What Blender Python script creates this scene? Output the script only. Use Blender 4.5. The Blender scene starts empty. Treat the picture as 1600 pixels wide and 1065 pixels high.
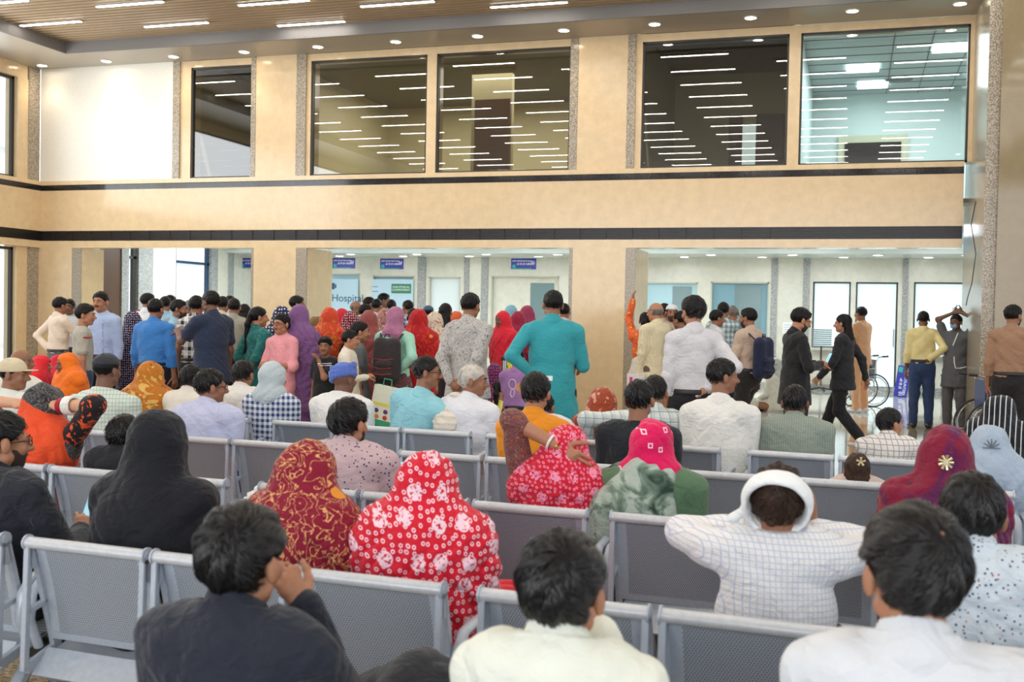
import bpy, bmesh, math, random
import numpy as np
from mathutils import Vector, Matrix
R = math.radians
sc = bpy.context.scene
col = sc.collection
# ------------------------------------------------------------------ camera
CAMH = 1.55; FPX = 1700.0; YAW = R(17.3); PIT = R(-1.36); ROL = R(1.1)
fw = np.array([-math.sin(YAW)*math.cos(PIT), math.cos(YAW)*math.cos(PIT), math.sin(PIT)])
r0 = np.array([math.cos(YAW), math.sin(YAW), 0.0]); u0 = np.cross(r0, fw)
rt = r0*math.cos(ROL)+u0*math.sin(ROL); up = -r0*math.sin(ROL)+u0*math.cos(ROL)
cam_d = bpy.data.cameras.new('camera'); cam = bpy.data.objects.new('camera', cam_d); col.objects.link(cam)
cam_d.sensor_fit = 'HORIZONTAL'; cam_d.sensor_width = 36.0; cam_d.lens = 36.0*FPX/1600.0
cam_d.clip_start = 0.05; cam_d.clip_end = 300
cam.matrix_world = Matrix(((rt[0], up[0], -fw[0], 0), (rt[1], up[1], -fw[1], 0), (rt[2], up[2], -fw[2], CAMH), (0, 0, 0, 1)))
cam_d.dof.use_dof = True; cam_d.dof.focus_distance = 8.0; cam_d.dof.aperture_fstop = 4.5
sc.camera = cam
# ------------------------------------------------------------------ world, view, big lights
w = bpy.data.worlds.new('daylight'); sc.world = w; w.use_nodes = True
w.node_tree.nodes['Background'].inputs[0].default_value = (0.86, 0.93, 1.0, 1)
w.node_tree.nodes['Background'].inputs[1].default_value = 1.1
sc.view_settings.view_transform = 'Standard'; sc.view_settings.look = 'None'
sc.view_settings.gamma = 1.0; sc.view_settings.exposure = 0.32; sc.view_settings.use_curve_mapping = False
cy = sc.cycles; cy.use_denoising = True; cy.max_bounces = 7; cy.diffuse_bounces = 4; cy.glossy_bounces = 4
cy.transmission_bounces = 4; cy.transparent_max_bounces = 8; cy.caustics_reflective = False; cy.caustics_refractive = False
cy.sample_clamp_indirect = 6.0; cy.use_adaptive_sampling = True; cy.adaptive_threshold = 0.02
def area_light(name, loc, rot, sx, sy, power, color):
    d = bpy.data.lights.new(name, 'AREA'); d.shape = 'RECTANGLE'; d.size = sx; d.size_y = sy; d.energy = power; d.color = color
    o = bpy.data.objects.new(name, d); col.objects.link(o); o.location = loc; o.rotation_euler = rot
    return o
# daylight coming through the glazed front of the hall behind the camera and the glazed left wall
area_light('entrance_daylight', (-3.5, -7.5, 3.4), (R(80), 0, 0), 18, 5, 620, (0.95, 0.97, 1.0))
area_light('side_window_daylight', (-14.4, 10.0, 4.6), (R(90), 0, R(-90)), 11, 2.0, 260, (0.93, 0.97, 1.0))
# ------------------------------------------------------------------ pixel helpers (reference frame 1600x1065)
def ray(x, y): return fw + rt*(x-800)/FPX - up*(y-532.5)/FPX
def at_depth(x, y, Z):
    return np.array([0, 0, CAMH]) + ray(x, y)*Z
def at_row(x, y, Y):
    d = ray(x, y); return np.array([0, 0, CAMH]) + d*(Y/d[1])
# ------------------------------------------------------------------ materials
MATS = {}
def srgb(c):
    return tuple((v/255/12.92 if v/255 <= 0.04045 else ((v/255+0.055)/1.055)**2.4) for v in c)
class NT:
    def __init__(s, m): s.t = m.node_tree; s.n = s.t.nodes; s.l = s.t.links; s.b = s.n['Principled BSDF']
    def node(s, typ, **kw):
        n = s.n.new(typ)
        for k, v in kw.items():
            if k.startswith('i_'):
                key = k[2:]; key = int(key) if key.isdigit() else key
                n.inputs[key].default_value = v
            else: setattr(n, k, v)
        return n
    def link(s, a, b): s.l.new(a, b)
    def coords(s, scale=(1, 1, 1), rot=(0, 0, 0)):
        tc = s.node('ShaderNodeTexCoord'); mp = s.node('ShaderNodeMapping')
        mp.inputs['Scale'].default_value = scale; mp.inputs['Rotation'].default_value = rot
        s.link(tc.outputs['Object'], mp.inputs[0]); return mp.outputs[0]
    def ramp(s, fac, stops, interp='LINEAR'):
        r = s.node('ShaderNodeValToRGB'); r.color_ramp.interpolation = interp
        e = r.color_ramp.elements
        while len(e) < len(stops): e.new(0.5)
        for i, (p, c) in enumerate(stops): e[i].position = p; e[i].color = (*c, 1)
        s.link(fac, r.inputs[0]); return r.outputs[0]
    def mix(s, fac, a, b, mode='MIX'):
        m = s.node('ShaderNodeMix', data_type='RGBA', blend_type=mode)
        for v, i in ((fac, 0), (a, 6), (b, 7)):
            if isinstance(v, (int, float)): m.inputs[i].default_value = v
            elif isinstance(v, tuple): m.inputs[i].default_value = (*v, 1)
            else: s.link(v, m.inputs[i])
        return m.outputs[2]
    def math(s, op, a, b=0.0, c=None):
        m = s.node('ShaderNodeMath', operation=op)
        for i, v in enumerate((a, b, c)):
            if v is None: continue
            if isinstance(v, (int, float)): m.inputs[i].default_value = v
            else: s.link(v, m.inputs[i])
        return m.outputs[0]
def newmat(name, rgb, rough=0.6, metal=0.0, spec=0.5):
    m = bpy.data.materials.new(name); m.use_nodes = True; t = NT(m)
    t.b.inputs['Base Color'].default_value = (*srgb(rgb), 1); t.b.inputs['Roughness'].default_value = rough
    t.b.inputs['Metallic'].default_value = metal; t.b.inputs['Specular IOR Level'].default_value = spec
    MATS[name] = m
    return m, t
def plain(name, rgb, rough=0.6, metal=0.0, spec=0.5, bump=0.0, bscale=60):
    if name in MATS: return MATS[name]
    m, t = newmat(name, rgb, rough, metal, spec)
    n = t.node('ShaderNodeTexNoise', i_Scale=bscale, i_Detail=3.0); t.link(t.coords(), n.inputs['Vector'])
    c = srgb(rgb); lo = tuple(v*0.93 for v in c); hi = tuple(min(1, v*1.05) for v in c)
    t.link(t.ramp(n.outputs[0], [(0.3, lo), (0.7, hi)]), t.b.inputs['Base Color'])
    if bump:
        b = t.node('ShaderNodeBump', i_Strength=bump, i_Distance=0.01); t.link(n.outputs[0], b.inputs['Height']); t.link(b.outputs[0], t.b.inputs['Normal'])
    return m
def emit(name, rgb, strength):
    m, t = newmat(name, rgb, 0.5)
    t.b.inputs['Emission Color'].default_value = (*srgb(rgb), 1); t.b.inputs['Emission Strength'].default_value = strength
    m.cycles.emission_sampling = 'FRONT' if strength > 3 else 'NONE'
    return m
def stone(name, base, rough=0.16, scale=1.5, tile=None):
    m, t = newmat(name, base, rough)
    co = t.coords()
    n = t.node('ShaderNodeTexNoise', i_Scale=scale*4, i_Detail=7.0, i_Roughness=0.65); t.link(co, n.inputs['Vector'])
    c = srgb(base); lo = tuple(v*0.90 for v in c); hi = tuple(min(1, v*1.05) for v in c)
    out = t.ramp(n.outputs[0], [(0.3, lo), (0.7, hi)])
    t.link(out, t.b.inputs['Base Color'])
    return m
def granite(name, a, b, c, scale=120, rough=0.2):
    m, t = newmat(name, a, rough)
    v = t.node('ShaderNodeTexNoise', i_Scale=scale, i_Detail=2.0, i_Roughness=0.7); t.link(t.coords(), v.inputs['Vector'])
    t.link(t.ramp(v.outputs[0], [(0.38, srgb(a)), (0.5, srgb(b)), (0.62, srgb(c))]), t.b.inputs['Base Color'])
    return m
M_CREAM = stone('cream_stone', (232, 206, 165), 0.14)
M_CREAM2 = stone('pale_stone', (224, 222, 208), 0.16)
M_GRAN = granite('speckled_granite', (110, 100, 88), (165, 152, 134), (205, 194, 175), 75, 0.2)
M_GRANG = granite('grey_granite', (110, 112, 112), (160, 162, 160), (200, 202, 200), 75, 0.2)
M_BLACK = granite('black_granite', (22, 20, 22), (34, 32, 34), (60, 56, 58), 90, 0.08)
M_WHITE = plain('white_panel', (250, 246, 236), 0.35)
M_TAUPE = plain('taupe_soffit', (176, 166, 152), 0.35)
M_TAUPED = plain('taupe_fascia', (120, 116, 114), 0.5)
M_CHROME = plain('brushed_steel', (190, 190, 190), 0.25, 1.0)
M_DARKFR = plain('dark_frame', (48, 44, 40), 0.4)
M_WALLBLU = plain('cool_white_wall', (206, 222, 224), 0.5)
M_OLIVE = plain('beige_inner_wall', (196, 186, 150), 0.6)
M_BROWND = plain('brown_laminate', (92, 66, 50), 0.4)
M_WOOD = plain('wood_veneer', (150, 116, 84), 0.4)
M_FROST = plain('frosted_white', (232, 243, 246), 0.35)
M_BLUEGL = plain('pale_blue_panel', (186, 222, 234), 0.3)
M_CTEAL = plain('blue_grey_panel', (128, 170, 186), 0.3)
# glass: thin pane
def glass(name, tint, extra=0.0):
    m = bpy.data.materials.new(name); m.use_nodes = True; t = NT(m); MATS[name] = m
    t.n.remove(t.b)
    out = [n for n in t.n if n.type == 'OUTPUT_MATERIAL'][0]
    tr = t.node('ShaderNodeBsdfTransparent'); tr.inputs[0].default_value = (*tint, 1)
    gl = t.node('ShaderNodeBsdfGlossy'); gl.inputs['Roughness'].default_value = 0.004; gl.inputs[0].default_value = (1, 1, 1, 1)
    fr = t.node('ShaderNodeFresnel', i_IOR=1.5)
    mx = t.node('ShaderNodeMixShader'); t.link(t.math('ADD', fr.outputs[0], extra), mx.inputs[0]); t.link(tr.outputs[0], mx.inputs[1]); t.link(gl.outputs[0], mx.inputs[2])
    t.link(mx.outputs[0], out.inputs[0]); return m
M_GLASS = glass('tinted_glass', (0.62, 0.62, 0.55), 0.06)
M_GLASSC = glass('clear_glass', (0.9, 0.95, 0.95), 0.03)
# floor
m, t = newmat('polished_floor', (190, 176, 150), 0.07); M_FLOOR = m
co = t.coords()
n1 = t.node('ShaderNodeTexNoise', i_Scale=45.0, i_Detail=4.0, i_Roughness=0.8); t.link(co, n1.inputs['Vector'])
sp = t.ramp(n1.outputs[0], [(0.36, srgb((84, 72, 52))), (0.5, srgb((158, 142, 112))), (0.64, srgb((206, 192, 164)))])
br = t.node('ShaderNodeTexBrick', i_Scale=1.0); br.offset = 0.0; br.inputs['Brick Width'].default_value = 0.8; br.inputs['Row Height'].default_value = 0.8
br.inputs['Mortar Size'].default_value = 0.003; br.inputs['Color1'].default_value = (1, 1, 1, 1); br.inputs['Color2'].default_value = (0.96, 0.96, 0.96, 1); br.inputs['Mortar'].default_value = (0.5, 0.48, 0.45, 1)
t.link(co, br.inputs['Vector']); t.link(t.mix(1.0, sp, br.outputs[0], 'MULTIPLY'), t.b.inputs['Base Color'])
m, t = newmat('far_hall_floor', (202, 202, 192), 0.05); M_FLOOR2 = m
co = t.coords()
n1 = t.node('ShaderNodeTexNoise', i_Scale=40.0, i_Detail=3.0, i_Roughness=0.7); t.link(co, n1.inputs['Vector'])
t.link(t.ramp(n1.outputs[0], [(0.35, srgb((168, 166, 156))), (0.6, srgb((206, 206, 198)))]), t.b.inputs['Base Color'])
# slatted ceiling: slats run along X
m, t = newmat('slat_wood', (176, 152, 122), 0.45); M_SLAT = m
# metal of the benches
M_BENCH = plain('bench_silver_paint', (188, 197, 210), 0.28, 0.12, 0.6)
M_BENCHB = plain('bench_bar_paint', (206, 209, 214), 0.3, 0.1, 0.6)
m, t = newmat('perforated_sheet', (128, 134, 140), 0.35, 0.1); M_PERF = m
tc = t.node('ShaderNodeTexCoord'); sp_ = t.node('ShaderNodeSeparateXYZ'); t.link(tc.outputs['Object'], sp_.inputs[0])
def dotmask(t, sx, sz, pitch, rad):
    a = t.math('DIVIDE', sx, pitch); b = t.math('DIVIDE', sz, pitch*0.866)
    row = t.math('FLOOR', b); off = t.math('MULTIPLY', t.math('MODULO', row, 2.0), 0.5)
    fx = t.math('SUBTRACT', t.math('FRACT', t.math('ADD', a, off)), 0.5); fz = t.math('SUBTRACT', t.math('FRACT', b), 0.5)
    d = t.math('SQRT', t.math('ADD', t.math('MULTIPLY', fx, fx), t.math('MULTIPLY', fz, fz)))
    return t.math('LESS_THAN', d, rad)
zz = t.math('ADD', sp_.outputs[2], t.math('MULTIPLY', sp_.outputs[1], -0.3))
xx = t.math('ADD', sp_.outputs[0], 50.0); zz = t.math('ADD', zz, 50.0)
mk = dotmask(t, xx, zz, 0.0088, 0.31)
t.link(t.mix(mk, srgb((180, 188, 200)), srgb((74, 79, 88))), t.b.inputs['Base Color'])
M_PERFSEAT = M_PERF
# ------------------------------------------------------------------ mesh helpers
def tag(o, label=None, cat=None, group=None, kind=None):
    if label: o['label'] = label
    if cat: o['category'] = cat
    if group: o['group'] = group
    if kind: o['kind'] = kind
    return o
def meshobj(name, verts, faces, mat, parent=None, smooth=True, loc=None):
    me = bpy.data.meshes.new(name)
    if isinstance(verts, np.ndarray): verts = verts.tolist()
    if isinstance(faces, np.ndarray): faces = faces.tolist()
    me.from_pydata(verts, [], faces)
    if smooth: me.polygons.foreach_set('use_smooth', [True]*len(me.polygons))
    me.materials.append(mat)
    o = bpy.data.objects.new(name, me); col.objects.link(o)
    if parent: o.parent = parent
    if loc is not None: o.location = loc
    return o
def empty(name, loc, rz=0.0):
    o = bpy.data.objects.new(name, None); col.objects.link(o); o.location = loc; o.rotation_euler = (0, 0, rz)
    o.empty_display_size = 0.1
    return o
class MB:
    """collects boxes, tubes, prisms into one mesh"""
    def __init__(s): s.v = []; s.f = []
    def box(s, x0, x1, y0, y1, z0, z1):
        b = len(s.v); s.v += [(x, y, z) for z in (z0, z1) for y in (y0, y1) for x in (x0, x1)]
        s.f += [tuple(b+i for i in q) for q in ((0, 2, 3, 1), (4, 5, 7, 6), (0, 1, 5, 4), (2, 6, 7, 3), (0, 4, 6, 2), (1, 3, 7, 5))]
        return s
    def ring_loft(s, rings, cap=True):
        b = len(s.v); n = len(rings[0])
        for r in rings: s.v += [tuple(p) for p in r]
        for i in range(len(rings)-1):
            for j in range(n):
                k = (j+1) % n; s.f.append((b+i*n+j, b+i*n+k, b+(i+1)*n+k, b+(i+1)*n+j))
        if cap:
            s.f.append(tuple(b+j for j in reversed(range(n)))); s.f.append(tuple(b+(len(rings)-1)*n+j for j in range(n)))
        return s
    def tube(s, pts, r, n=10, cap=True, flat=1.0):
        pts = [Vector(p) for p in pts]; rings = []
        rs = r if isinstance(r, (list, tuple)) else [r]*len(pts)
        ref = None
        for i, p in enumerate(pts):
            d = (pts[min(i+1, len(pts)-1)] - pts[max(i-1, 0)]).normalized()
            if ref is None:
                ref = Vector((0, 0, 1)) if abs(d.z) < 0.9 else Vector((0, 1, 0))
            a = d.cross(ref).normalized(); b_ = a.cross(d).normalized(); ref = b_
            rings.append([p + (a*math.cos(2*math.pi*k/n) + b_*math.sin(2*math.pi*k/n)*flat)*rs[i] for k in range(n)])
        return s.ring_loft(rings, cap)
    def prism(s, poly, axis, a0, a1):
        """poly in the two other axes, extruded along axis"""
        b = len(s.v); n = len(poly)
        for a in (a0, a1):
            for p, q in poly:
                s.v.append((a, p, q) if axis == 0 else (p, a, q) if axis == 1 else (p, q, a))
        for j in range(n):
            k = (j+1) % n; s.f.append((b+j, b+k, b+n+k, b+n+j))
        s.f.append(tuple(b+j for j in reversed(range(n)))); s.f.append(tuple(b+n+j for j in range(n)))
        return s
    def disc(s, c, r, n=20, nz=-1):
        b = len(s.v); s.v += [(c[0]+r*math.cos(2*math.pi*k/n), c[1]+r*math.sin(2*math.pi*k/n), c[2]) for k in range(n)]
        s.f.append(tuple(b+k for k in (range(n) if nz > 0 else reversed(range(n))))); return s
    def build(s, name, mat, parent=None, smooth=False, bevel=0.0, loc=None):
        o = meshobj(name, s.v, s.f, mat, parent, smooth, loc)
        bm = bmesh.new(); bm.from_mesh(o.data); bmesh.ops.recalc_face_normals(bm, faces=bm.faces)
        bm.to_mesh(o.data); bm.free()
        if bevel:
            md = o.modifiers.new('bevel', 'BEVEL'); md.width = bevel; md.segments = 2; md.limit_method = 'ANGLE'
        if smooth:
            for p in o.data.polygons: p.use_smooth = True
            try: o.data.set_sharp_from_angle(angle=R(40))
            except Exception: pass
        return o
def struct(o): o['kind'] = 'structure'; return o
def copy_tree(o, parent=None):
    c = o.copy(); col.objects.link(c); c.parent = parent
    for ch in list(o.children): copy_tree(ch, c)
    return c
def text_mesh(name, body, size, mat, parent=None, loc=(0, 0, 0), rot=(0, 0, 0), ext=0.002, align='LEFT'):
    cu = bpy.data.curves.new(name, 'FONT'); cu.body = body; cu.size = size; cu.extrude = ext; cu.align_x = align
    tmp = bpy.data.objects.new(name, cu); col.objects.link(tmp)
    bpy.context.view_layer.update()
    me = bpy.data.meshes.new_from_object(tmp); bpy.data.objects.remove(tmp)
    me.materials.clear(); me.materials.append(mat)
    o = bpy.data.objects.new(name, me); col.objects.link(o); o.location = loc; o.rotation_euler = rot
    if parent: o.parent = parent
    return o
ORD = ['first', 'second', 'third', 'fourth', 'fifth', 'sixth', 'seventh', 'eighth', 'ninth', 'tenth', 'eleventh', 'twelfth', 'thirteenth', 'fourteenth']
# ================================================================== THE HALL
FY = 17.0                       # plane of the facade opposite the camera
# floor
struct(MB().box(-15.2, 9, -9, 17.3, -0.2, 0).build('floor', M_FLOOR))
struct(MB().box(-15.2, 9, 17.3, 26.0, -0.2, 0).build('floor', M_FLOOR2))
# ceiling of slats above a board
struct(MB().box(-13.3, 8.8, -9, 16.0, 6.24, 6.3).build('ceiling', plain('ceiling_void', (52, 44, 38), 0.8)))
sl = MB(); y = -2.0
while y < 15.96:
    sl.box(-13.3, 8.8, y, y+0.085, 6.18, 6.245); y += 0.135
o = sl.build('ceiling_slats', M_SLAT); tag(o, 'strips of pale brown wooden slats lining the recessed ceiling', 'slatted ceiling'); struct(o); o.name = 'trim_1'
# soffit around the recess
so = MB(); so.box(-14.75, 9, 16.0, 17.0, 6.0, 6.3); so.box(-14.75, -13.3, -9, 16.0, 6.0, 6.3)
struct(so.build('trim_2', M_TAUPE))
fa = MB(); fa.box(-13.3, 9, 15.97, 16.0, 5.985, 6.25); fa.box(-13.3, -13.27, -9, 15.97, 5.985, 6.25)
struct(fa.build('trim_3', M_TAUPED))
# right-hand massive pillar
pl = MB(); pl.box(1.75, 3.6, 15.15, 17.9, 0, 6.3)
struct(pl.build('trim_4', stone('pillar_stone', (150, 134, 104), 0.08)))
pg = MB(); pg.box(1.60, 1.749, 15.25, 17.9, 0, 6.3)
struct(pg.build('trim_5', M_GRAN))
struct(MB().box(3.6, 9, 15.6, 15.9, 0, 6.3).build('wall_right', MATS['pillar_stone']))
# spandrel beam between the storeys (facade wall and its return on the left wall)
def spandrel(name, z0, z1, mat, dy):
    b = MB(); b.box(-14.7, 1.5, FY-dy, FY+0.3, z0, z1); b.box(-15.0, -14.65+dy, -9, FY-dy, z0, z1)
    return struct(b.build(name, mat))
spandrel('trim_6', 2.65, 2.78, M_CREAM, 0.0)
lv = spandrel('trim_7', 2.78, 2.965, plain('louvre_black', (30, 27, 27), 0.3), -0.03)
ls = MB()
for k in range(7): ls.box(-14.6, 1.5, FY-0.004, FY+0.05, 2.795+k*0.025, 2.803+k*0.025)
for k in range(38): ls.box(-14.4+k*0.425, -14.39+k*0.425, FY-0.004, FY+0.05, 2.78, 2.965)
struct(ls.build('trim_8', plain('louvre_blade', (58, 50, 48), 0.35)))
spandrel('trim_9', 2.965, 3.72, M_CREAM, 0.0)
spandrel('trim_10', 3.72, 3.82, M_BLACK, -0.004)
spandrel('trim_11', 3.82, 3.895, M_CREAM, 0.03)
# upper storey wall: piers, mullions, header
up_ = MB()
for x0, x1 in ((-11.65, -11.44), (-10.15, -9.30), (-9.12, -9.04), (-6.88, -6.71), (-4.27, -3.47), (-3.34, -3.24), (-1.0, -0.83), (1.54, 1.62)):
    up_.box(x0, x1, FY+(0.0 if x1-x0 > 0.5 else 0.03), FY+0.35, 3.895, 5.88)
up_.box(-11.65, -10.10, FY+0.03, FY+0.35, 5.88, 6.0); up_.box(-10.1, -9.3, FY, FY+0.35, 5.88, 6.0); up_.box(-9.12, -4.40, FY+0.03, FY+0.35, 5.88, 6.0); up_.box(-4.27, -3.47, FY, FY+0.35, 5.88, 6.0); up_.box(-3.34, 1.6, FY+0.03, FY+0.35, 5.88, 6.0)
struct(up_.build('wall_front', M_CREAM))
ug = MB()
for x0, x1 in ((-11.79, -11.65), (-9.30, -9.12), (-4.40, -4.27), (-3.47, -3.34)): ug.box(x0, x1, FY-0.01, FY+0.3, 3.895, 6.0)
ug.box(-10.19, -10.10, FY-0.01, FY+0.3, 3.895, 6.0)
struct(ug.build('trim_12', M_GRAN))
struct(MB().box(-14.7, -11.79, FY+0.02, FY+0.3, 3.895, 6.05).build('wall_upper', M_WHITE))
UPW = ((-11.44, -10.19), (-9.04, -6.88), (-6.71, -4.40), (-3.24, -1.0), (-0.83, 1.54))
for i, (x0, x1) in enumerate(UPW):
    fr = MB(); t_ = 0.03
    fr.box(x0, x0+t_, FY+0.05, FY+0.13, 3.895, 5.88).box(x1-t_, x1, FY+0.05, FY+0.13, 3.895, 5.88)
    fr.box(x0, x1, FY+0.05, FY+0.13, 3.895, 3.895+t_).box(x0, x1, FY+0.05, FY+0.13, 5.85, 5.88)
    wo = struct(fr.build('window_%d' % (i+1), M_DARKFR if i else M_DARKFR))
    meshobj('pane', [(x0+t_, FY+0.09, 3.925), (x1-t_, FY+0.09, 3.925), (x1-t_, FY+0.09, 5.85), (x0+t_, FY+0.09, 5.85)], [(0, 1, 2, 3)], M_GLASS, wo, False)
# lower storey: columns with granite strips
cl = MB()
cl.box(-14.7, -13.95, FY, FY+0.67, 0, 2.65); cl.box(-13.95, -13.76, FY+0.03, FY+0.67, 0, 2.65)
cl.box(-10.10, -9.27, FY, FY+0.6, 0, 2.65); cl.box(-9.27, -9.07, FY+0.03, FY+1.0, 0, 2.65)
cl.box(-4.30, -3.44, FY, FY+0.6, 0, 2.65); cl.box(-3.44, -3.29, FY+0.03, FY+1.2, 0, 2.65)
struct(cl.build('wall_lower', M_CREAM))
cg = MB()
for x0, x1 in ((-13.95, -13.75), (-9.27, -9.06), (-3.44, -3.28), (-4.36, -4.30), (-10.15, -10.10)): cg.box(x0, x1, FY+0.0, FY+0.03, 0, 2.65)
struct(cg.build('trim_13', M_GRAN))
# left wall
lw = MB()
for z0, z1 in ((0, 2.65), (3.895, 5.75)):
    lw.box(-15.0, -14.72, 16.45, 16.72, z0, z1)
    for yy in (12.2, 8.0, 3.8, -0.4): lw.box(-15.0, -14.72, yy, yy+0.7, z0, z1)
lw.box(-15.0, -14.725, -9, 16.7, 5.75, 6.0)
struct(lw.build('wall_left', M_CREAM))
lg = MB()
for z0, z1 in ((0, 2.65), (3.895, 6.05)): lg.box(-15.0, -14.70, 16.72, 17.0, z0, z1)
struct(lg.build('trim_14', M_GRAN))
n_w = 6
for z0, z1 in ((0.05, 2.63), (3.895, 5.75)):
    for y0, y1 in ((12.9, 16.45), (8.7, 12.2), (4.5, 8.0), (0.3, 3.8)):
        fr = MB(); fr.box(-14.86, -14.80, y0, y0+0.06, z0, z1).box(-14.86, -14.80, y1-0.06, y1, z0, z1).box(-14.86, -14.8, y0, y1, z0, z0+0.05).box(-14.86, -14.8, y0, y1, z1-0.05, z1)
        wo = struct(fr.build('window_%d' % n_w, M_DARKFR)); n_w += 1
        meshobj('pane', [(-14.83, y0+0.06, z0+0.05), (-14.83, y1-0.06, z0+0.05), (-14.83, y1-0.06, z1-0.05), (-14.83, y0+0.06, z1-0.05)], [(0, 1, 2, 3)], M_GLASSC, wo, False)
# the neighbouring building seen pale through the left glass
ob = MB(); ob.box(-26, -25, 4, 60, -1, 9)
for k in range(13): ob.box(-25, -24.7, 6+k*4, 6.8+k*4, -1, 9)
for k in range(3): ob.box(-25, -24.85, 4, 60, 0.4+k*3, 0.7+k*3)
tag(ob.build('building', plain('sunlit_render', (244, 244, 240), 0.8)), 'pale building outside, seen through the glass at the left edge', 'building')
sun = bpy.data.lights.new('sun', 'SUN'); sun.energy = 2.2; sun.angle = R(3); so_ = bpy.data.objects.new('sun', sun); col.objects.link(so_); so_.rotation_euler = (R(20), R(40), 0)
# upper-storey rooms behind the glass
rm = MB()
rm.box(-11.9, -3.4, 23.0, 23.1, 3.4, 6.2); rm.box(-11.95, -11.85, 17.35, 23, 3.4, 6.2); rm.box(-7.0, -6.2, 19.6, 19.75, 3.4, 6.2)
rm.box(-3.45, -3.35, 17.35, 23, 3.4, 6.2); rm.box(-10.3, -10.2, 18.2, 23, 3.4, 6.2)
rm.box(-3.35, -0.9, 21.0, 21.1, 3.4, 6.2)
struct(rm.build('wall_rooms', M_OLIVE))
struct(MB().box(-12, 4, 17.35, 24, 3.3, 3.4).build('floor', plain('upper_floor', (150, 140, 118), 0.4)))
struct(MB().box(-12, -0.9, 17.35, 24, 6.2, 6.3).build('ceiling', plain('upper_ceiling', (120, 116, 100), 0.7)))
dr = MB(); dr.box(-6.9, -6.2, 19.5, 19.6, 3.4, 5.6); dr.box(-2.3, -2.05, 20.9, 21.0, 3.4, 5.4); dr.box(-1.8, -1.3, 20.9, 21.0, 3.4, 5.4)
struct(dr.build('door_1', M_BROWND))
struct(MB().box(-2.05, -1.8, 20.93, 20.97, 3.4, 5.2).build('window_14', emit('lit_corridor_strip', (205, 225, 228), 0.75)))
wb = MB(); wb.box(-7.95, -7.35, 22.9, 22.96, 3.4, 5.7); struct(wb.build('window_15', emit('bright_far_window', (190, 225, 235), 0.8)))
wb = MB(); wb.box(-8.9, -8.45, 20.0, 20.05, 3.4, 4.25); struct(wb.build('window_16', emit('bright_low_window', (205, 240, 250), 1.0)))
tb = MB(); tb.box(-9.5, -8.0, 19.2, 19.9, 3.4, 4.0); 
o = MB().box(-5.6, -4.6, 18.6, 19.0, 3.402, 4.05).build('storage_cabinet', M_WOOD, bevel=0.01); tag(o, 'low wooden cabinet behind the third upper window', 'cabinet')
MB().box(-5.58, -5.11, 18.585, 18.6, 3.44, 4.02).build('door', M_BROWND, o); MB().box(-5.09, -4.62, 18.585, 18.6, 3.44, 4.02).build('door', M_BROWND, o)
# bright room behind the rightmost upper window
br_ = MB(); br_.box(-0.95, -0.88, 17.35, 23.5, 3.4, 6.2); br_.box(-0.95, 3.0, 23.5, 23.6, 3.4, 6.2); br_.box(2.5, 2.6, 17.9, 23.5, 3.4, 6.2)
struct(br_.build('wall_bright_room', M_WALLBLU))
cp = MB(); cp.box(-0.9, 2.6, 17.35, 23.5, 6.2, 6.3); struct(cp.build('ceiling', plain('tile_ceiling', (176, 190, 194), 0.6)))
gr = MB()
for k in range(10): gr.box(-0.9, 2.6, 17.6+k*0.6, 17.612+k*0.6, 6.19, 6.2)
for k in range(4): gr.box(0.55+k*0.6, 0.562+k*0.6, 17.4, 23.5, 6.19, 6.2)
struct(gr.build('trim_15', plain('ceiling_grid', (80, 90, 92), 0.5)))
for x0, y0, lab in ((1.2, 19.45, 'square white light panel behind the rightmost upper window, nearest the pillar'), (-0.2, 20.7, 'upper of two square light panels left in the bright room'), (0.0, 22.2, 'lower farther square light panel left in the bright room')):
    o = MB().box(x0, x0+0.56, y0, y0+0.56, 6.165, 6.189).build('ceiling_panel_light', emit('panel_light', (225, 245, 255), 9) if 'panel_light' not in MATS else MATS['panel_light']); tag(o, lab, 'ceiling light', 'square light panels')
for x0, y0, lab in ((1.15, 18.3, 'slotted air grille in the tiled ceiling near the pillar'), (0.5, 22.1, 'slotted air grille deeper in the tiled ceiling')):
    e = empty('air_grille', (x0, y0, 6.18)); tag(e, lab, 'vent', 'ceiling grilles')
    MB().box(0, 0.5, 0, 0.14, -0.005, 0.01).build('frame', plain('grille_grey', (140, 150, 152), 0.5), e)
    g = MB()
    for k in range(11): g.box(0.03+k*0.04, 0.05+k*0.04, 0.02, 0.12, -0.012, -0.004)
    g.build('slat', M_DARKFR, e)
iw = MB(); iw.box(-0.35, 1.0, 23.4, 23.5, 3.4, 5.35); struct(iw.build('window_17', plain('inner_frame', (196, 196, 170), 0.5)))
struct(MB().box(-0.22, 0.87, 23.36, 23.4, 3.4, 5.2).build('window_18', plain('dark_glass', (24, 26, 30), 0.06)))
area_light('bright_room_lamp', (0.9, 20.4, 6.05), (0, 0, 0), 2.2, 4, 190, (0.78, 0.9, 1))
area_light('upper_room_lamp', (-7, 20.5, 6.1), (0, 0, 0), 5, 3, 150, (1, 0.95, 0.85))
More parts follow.
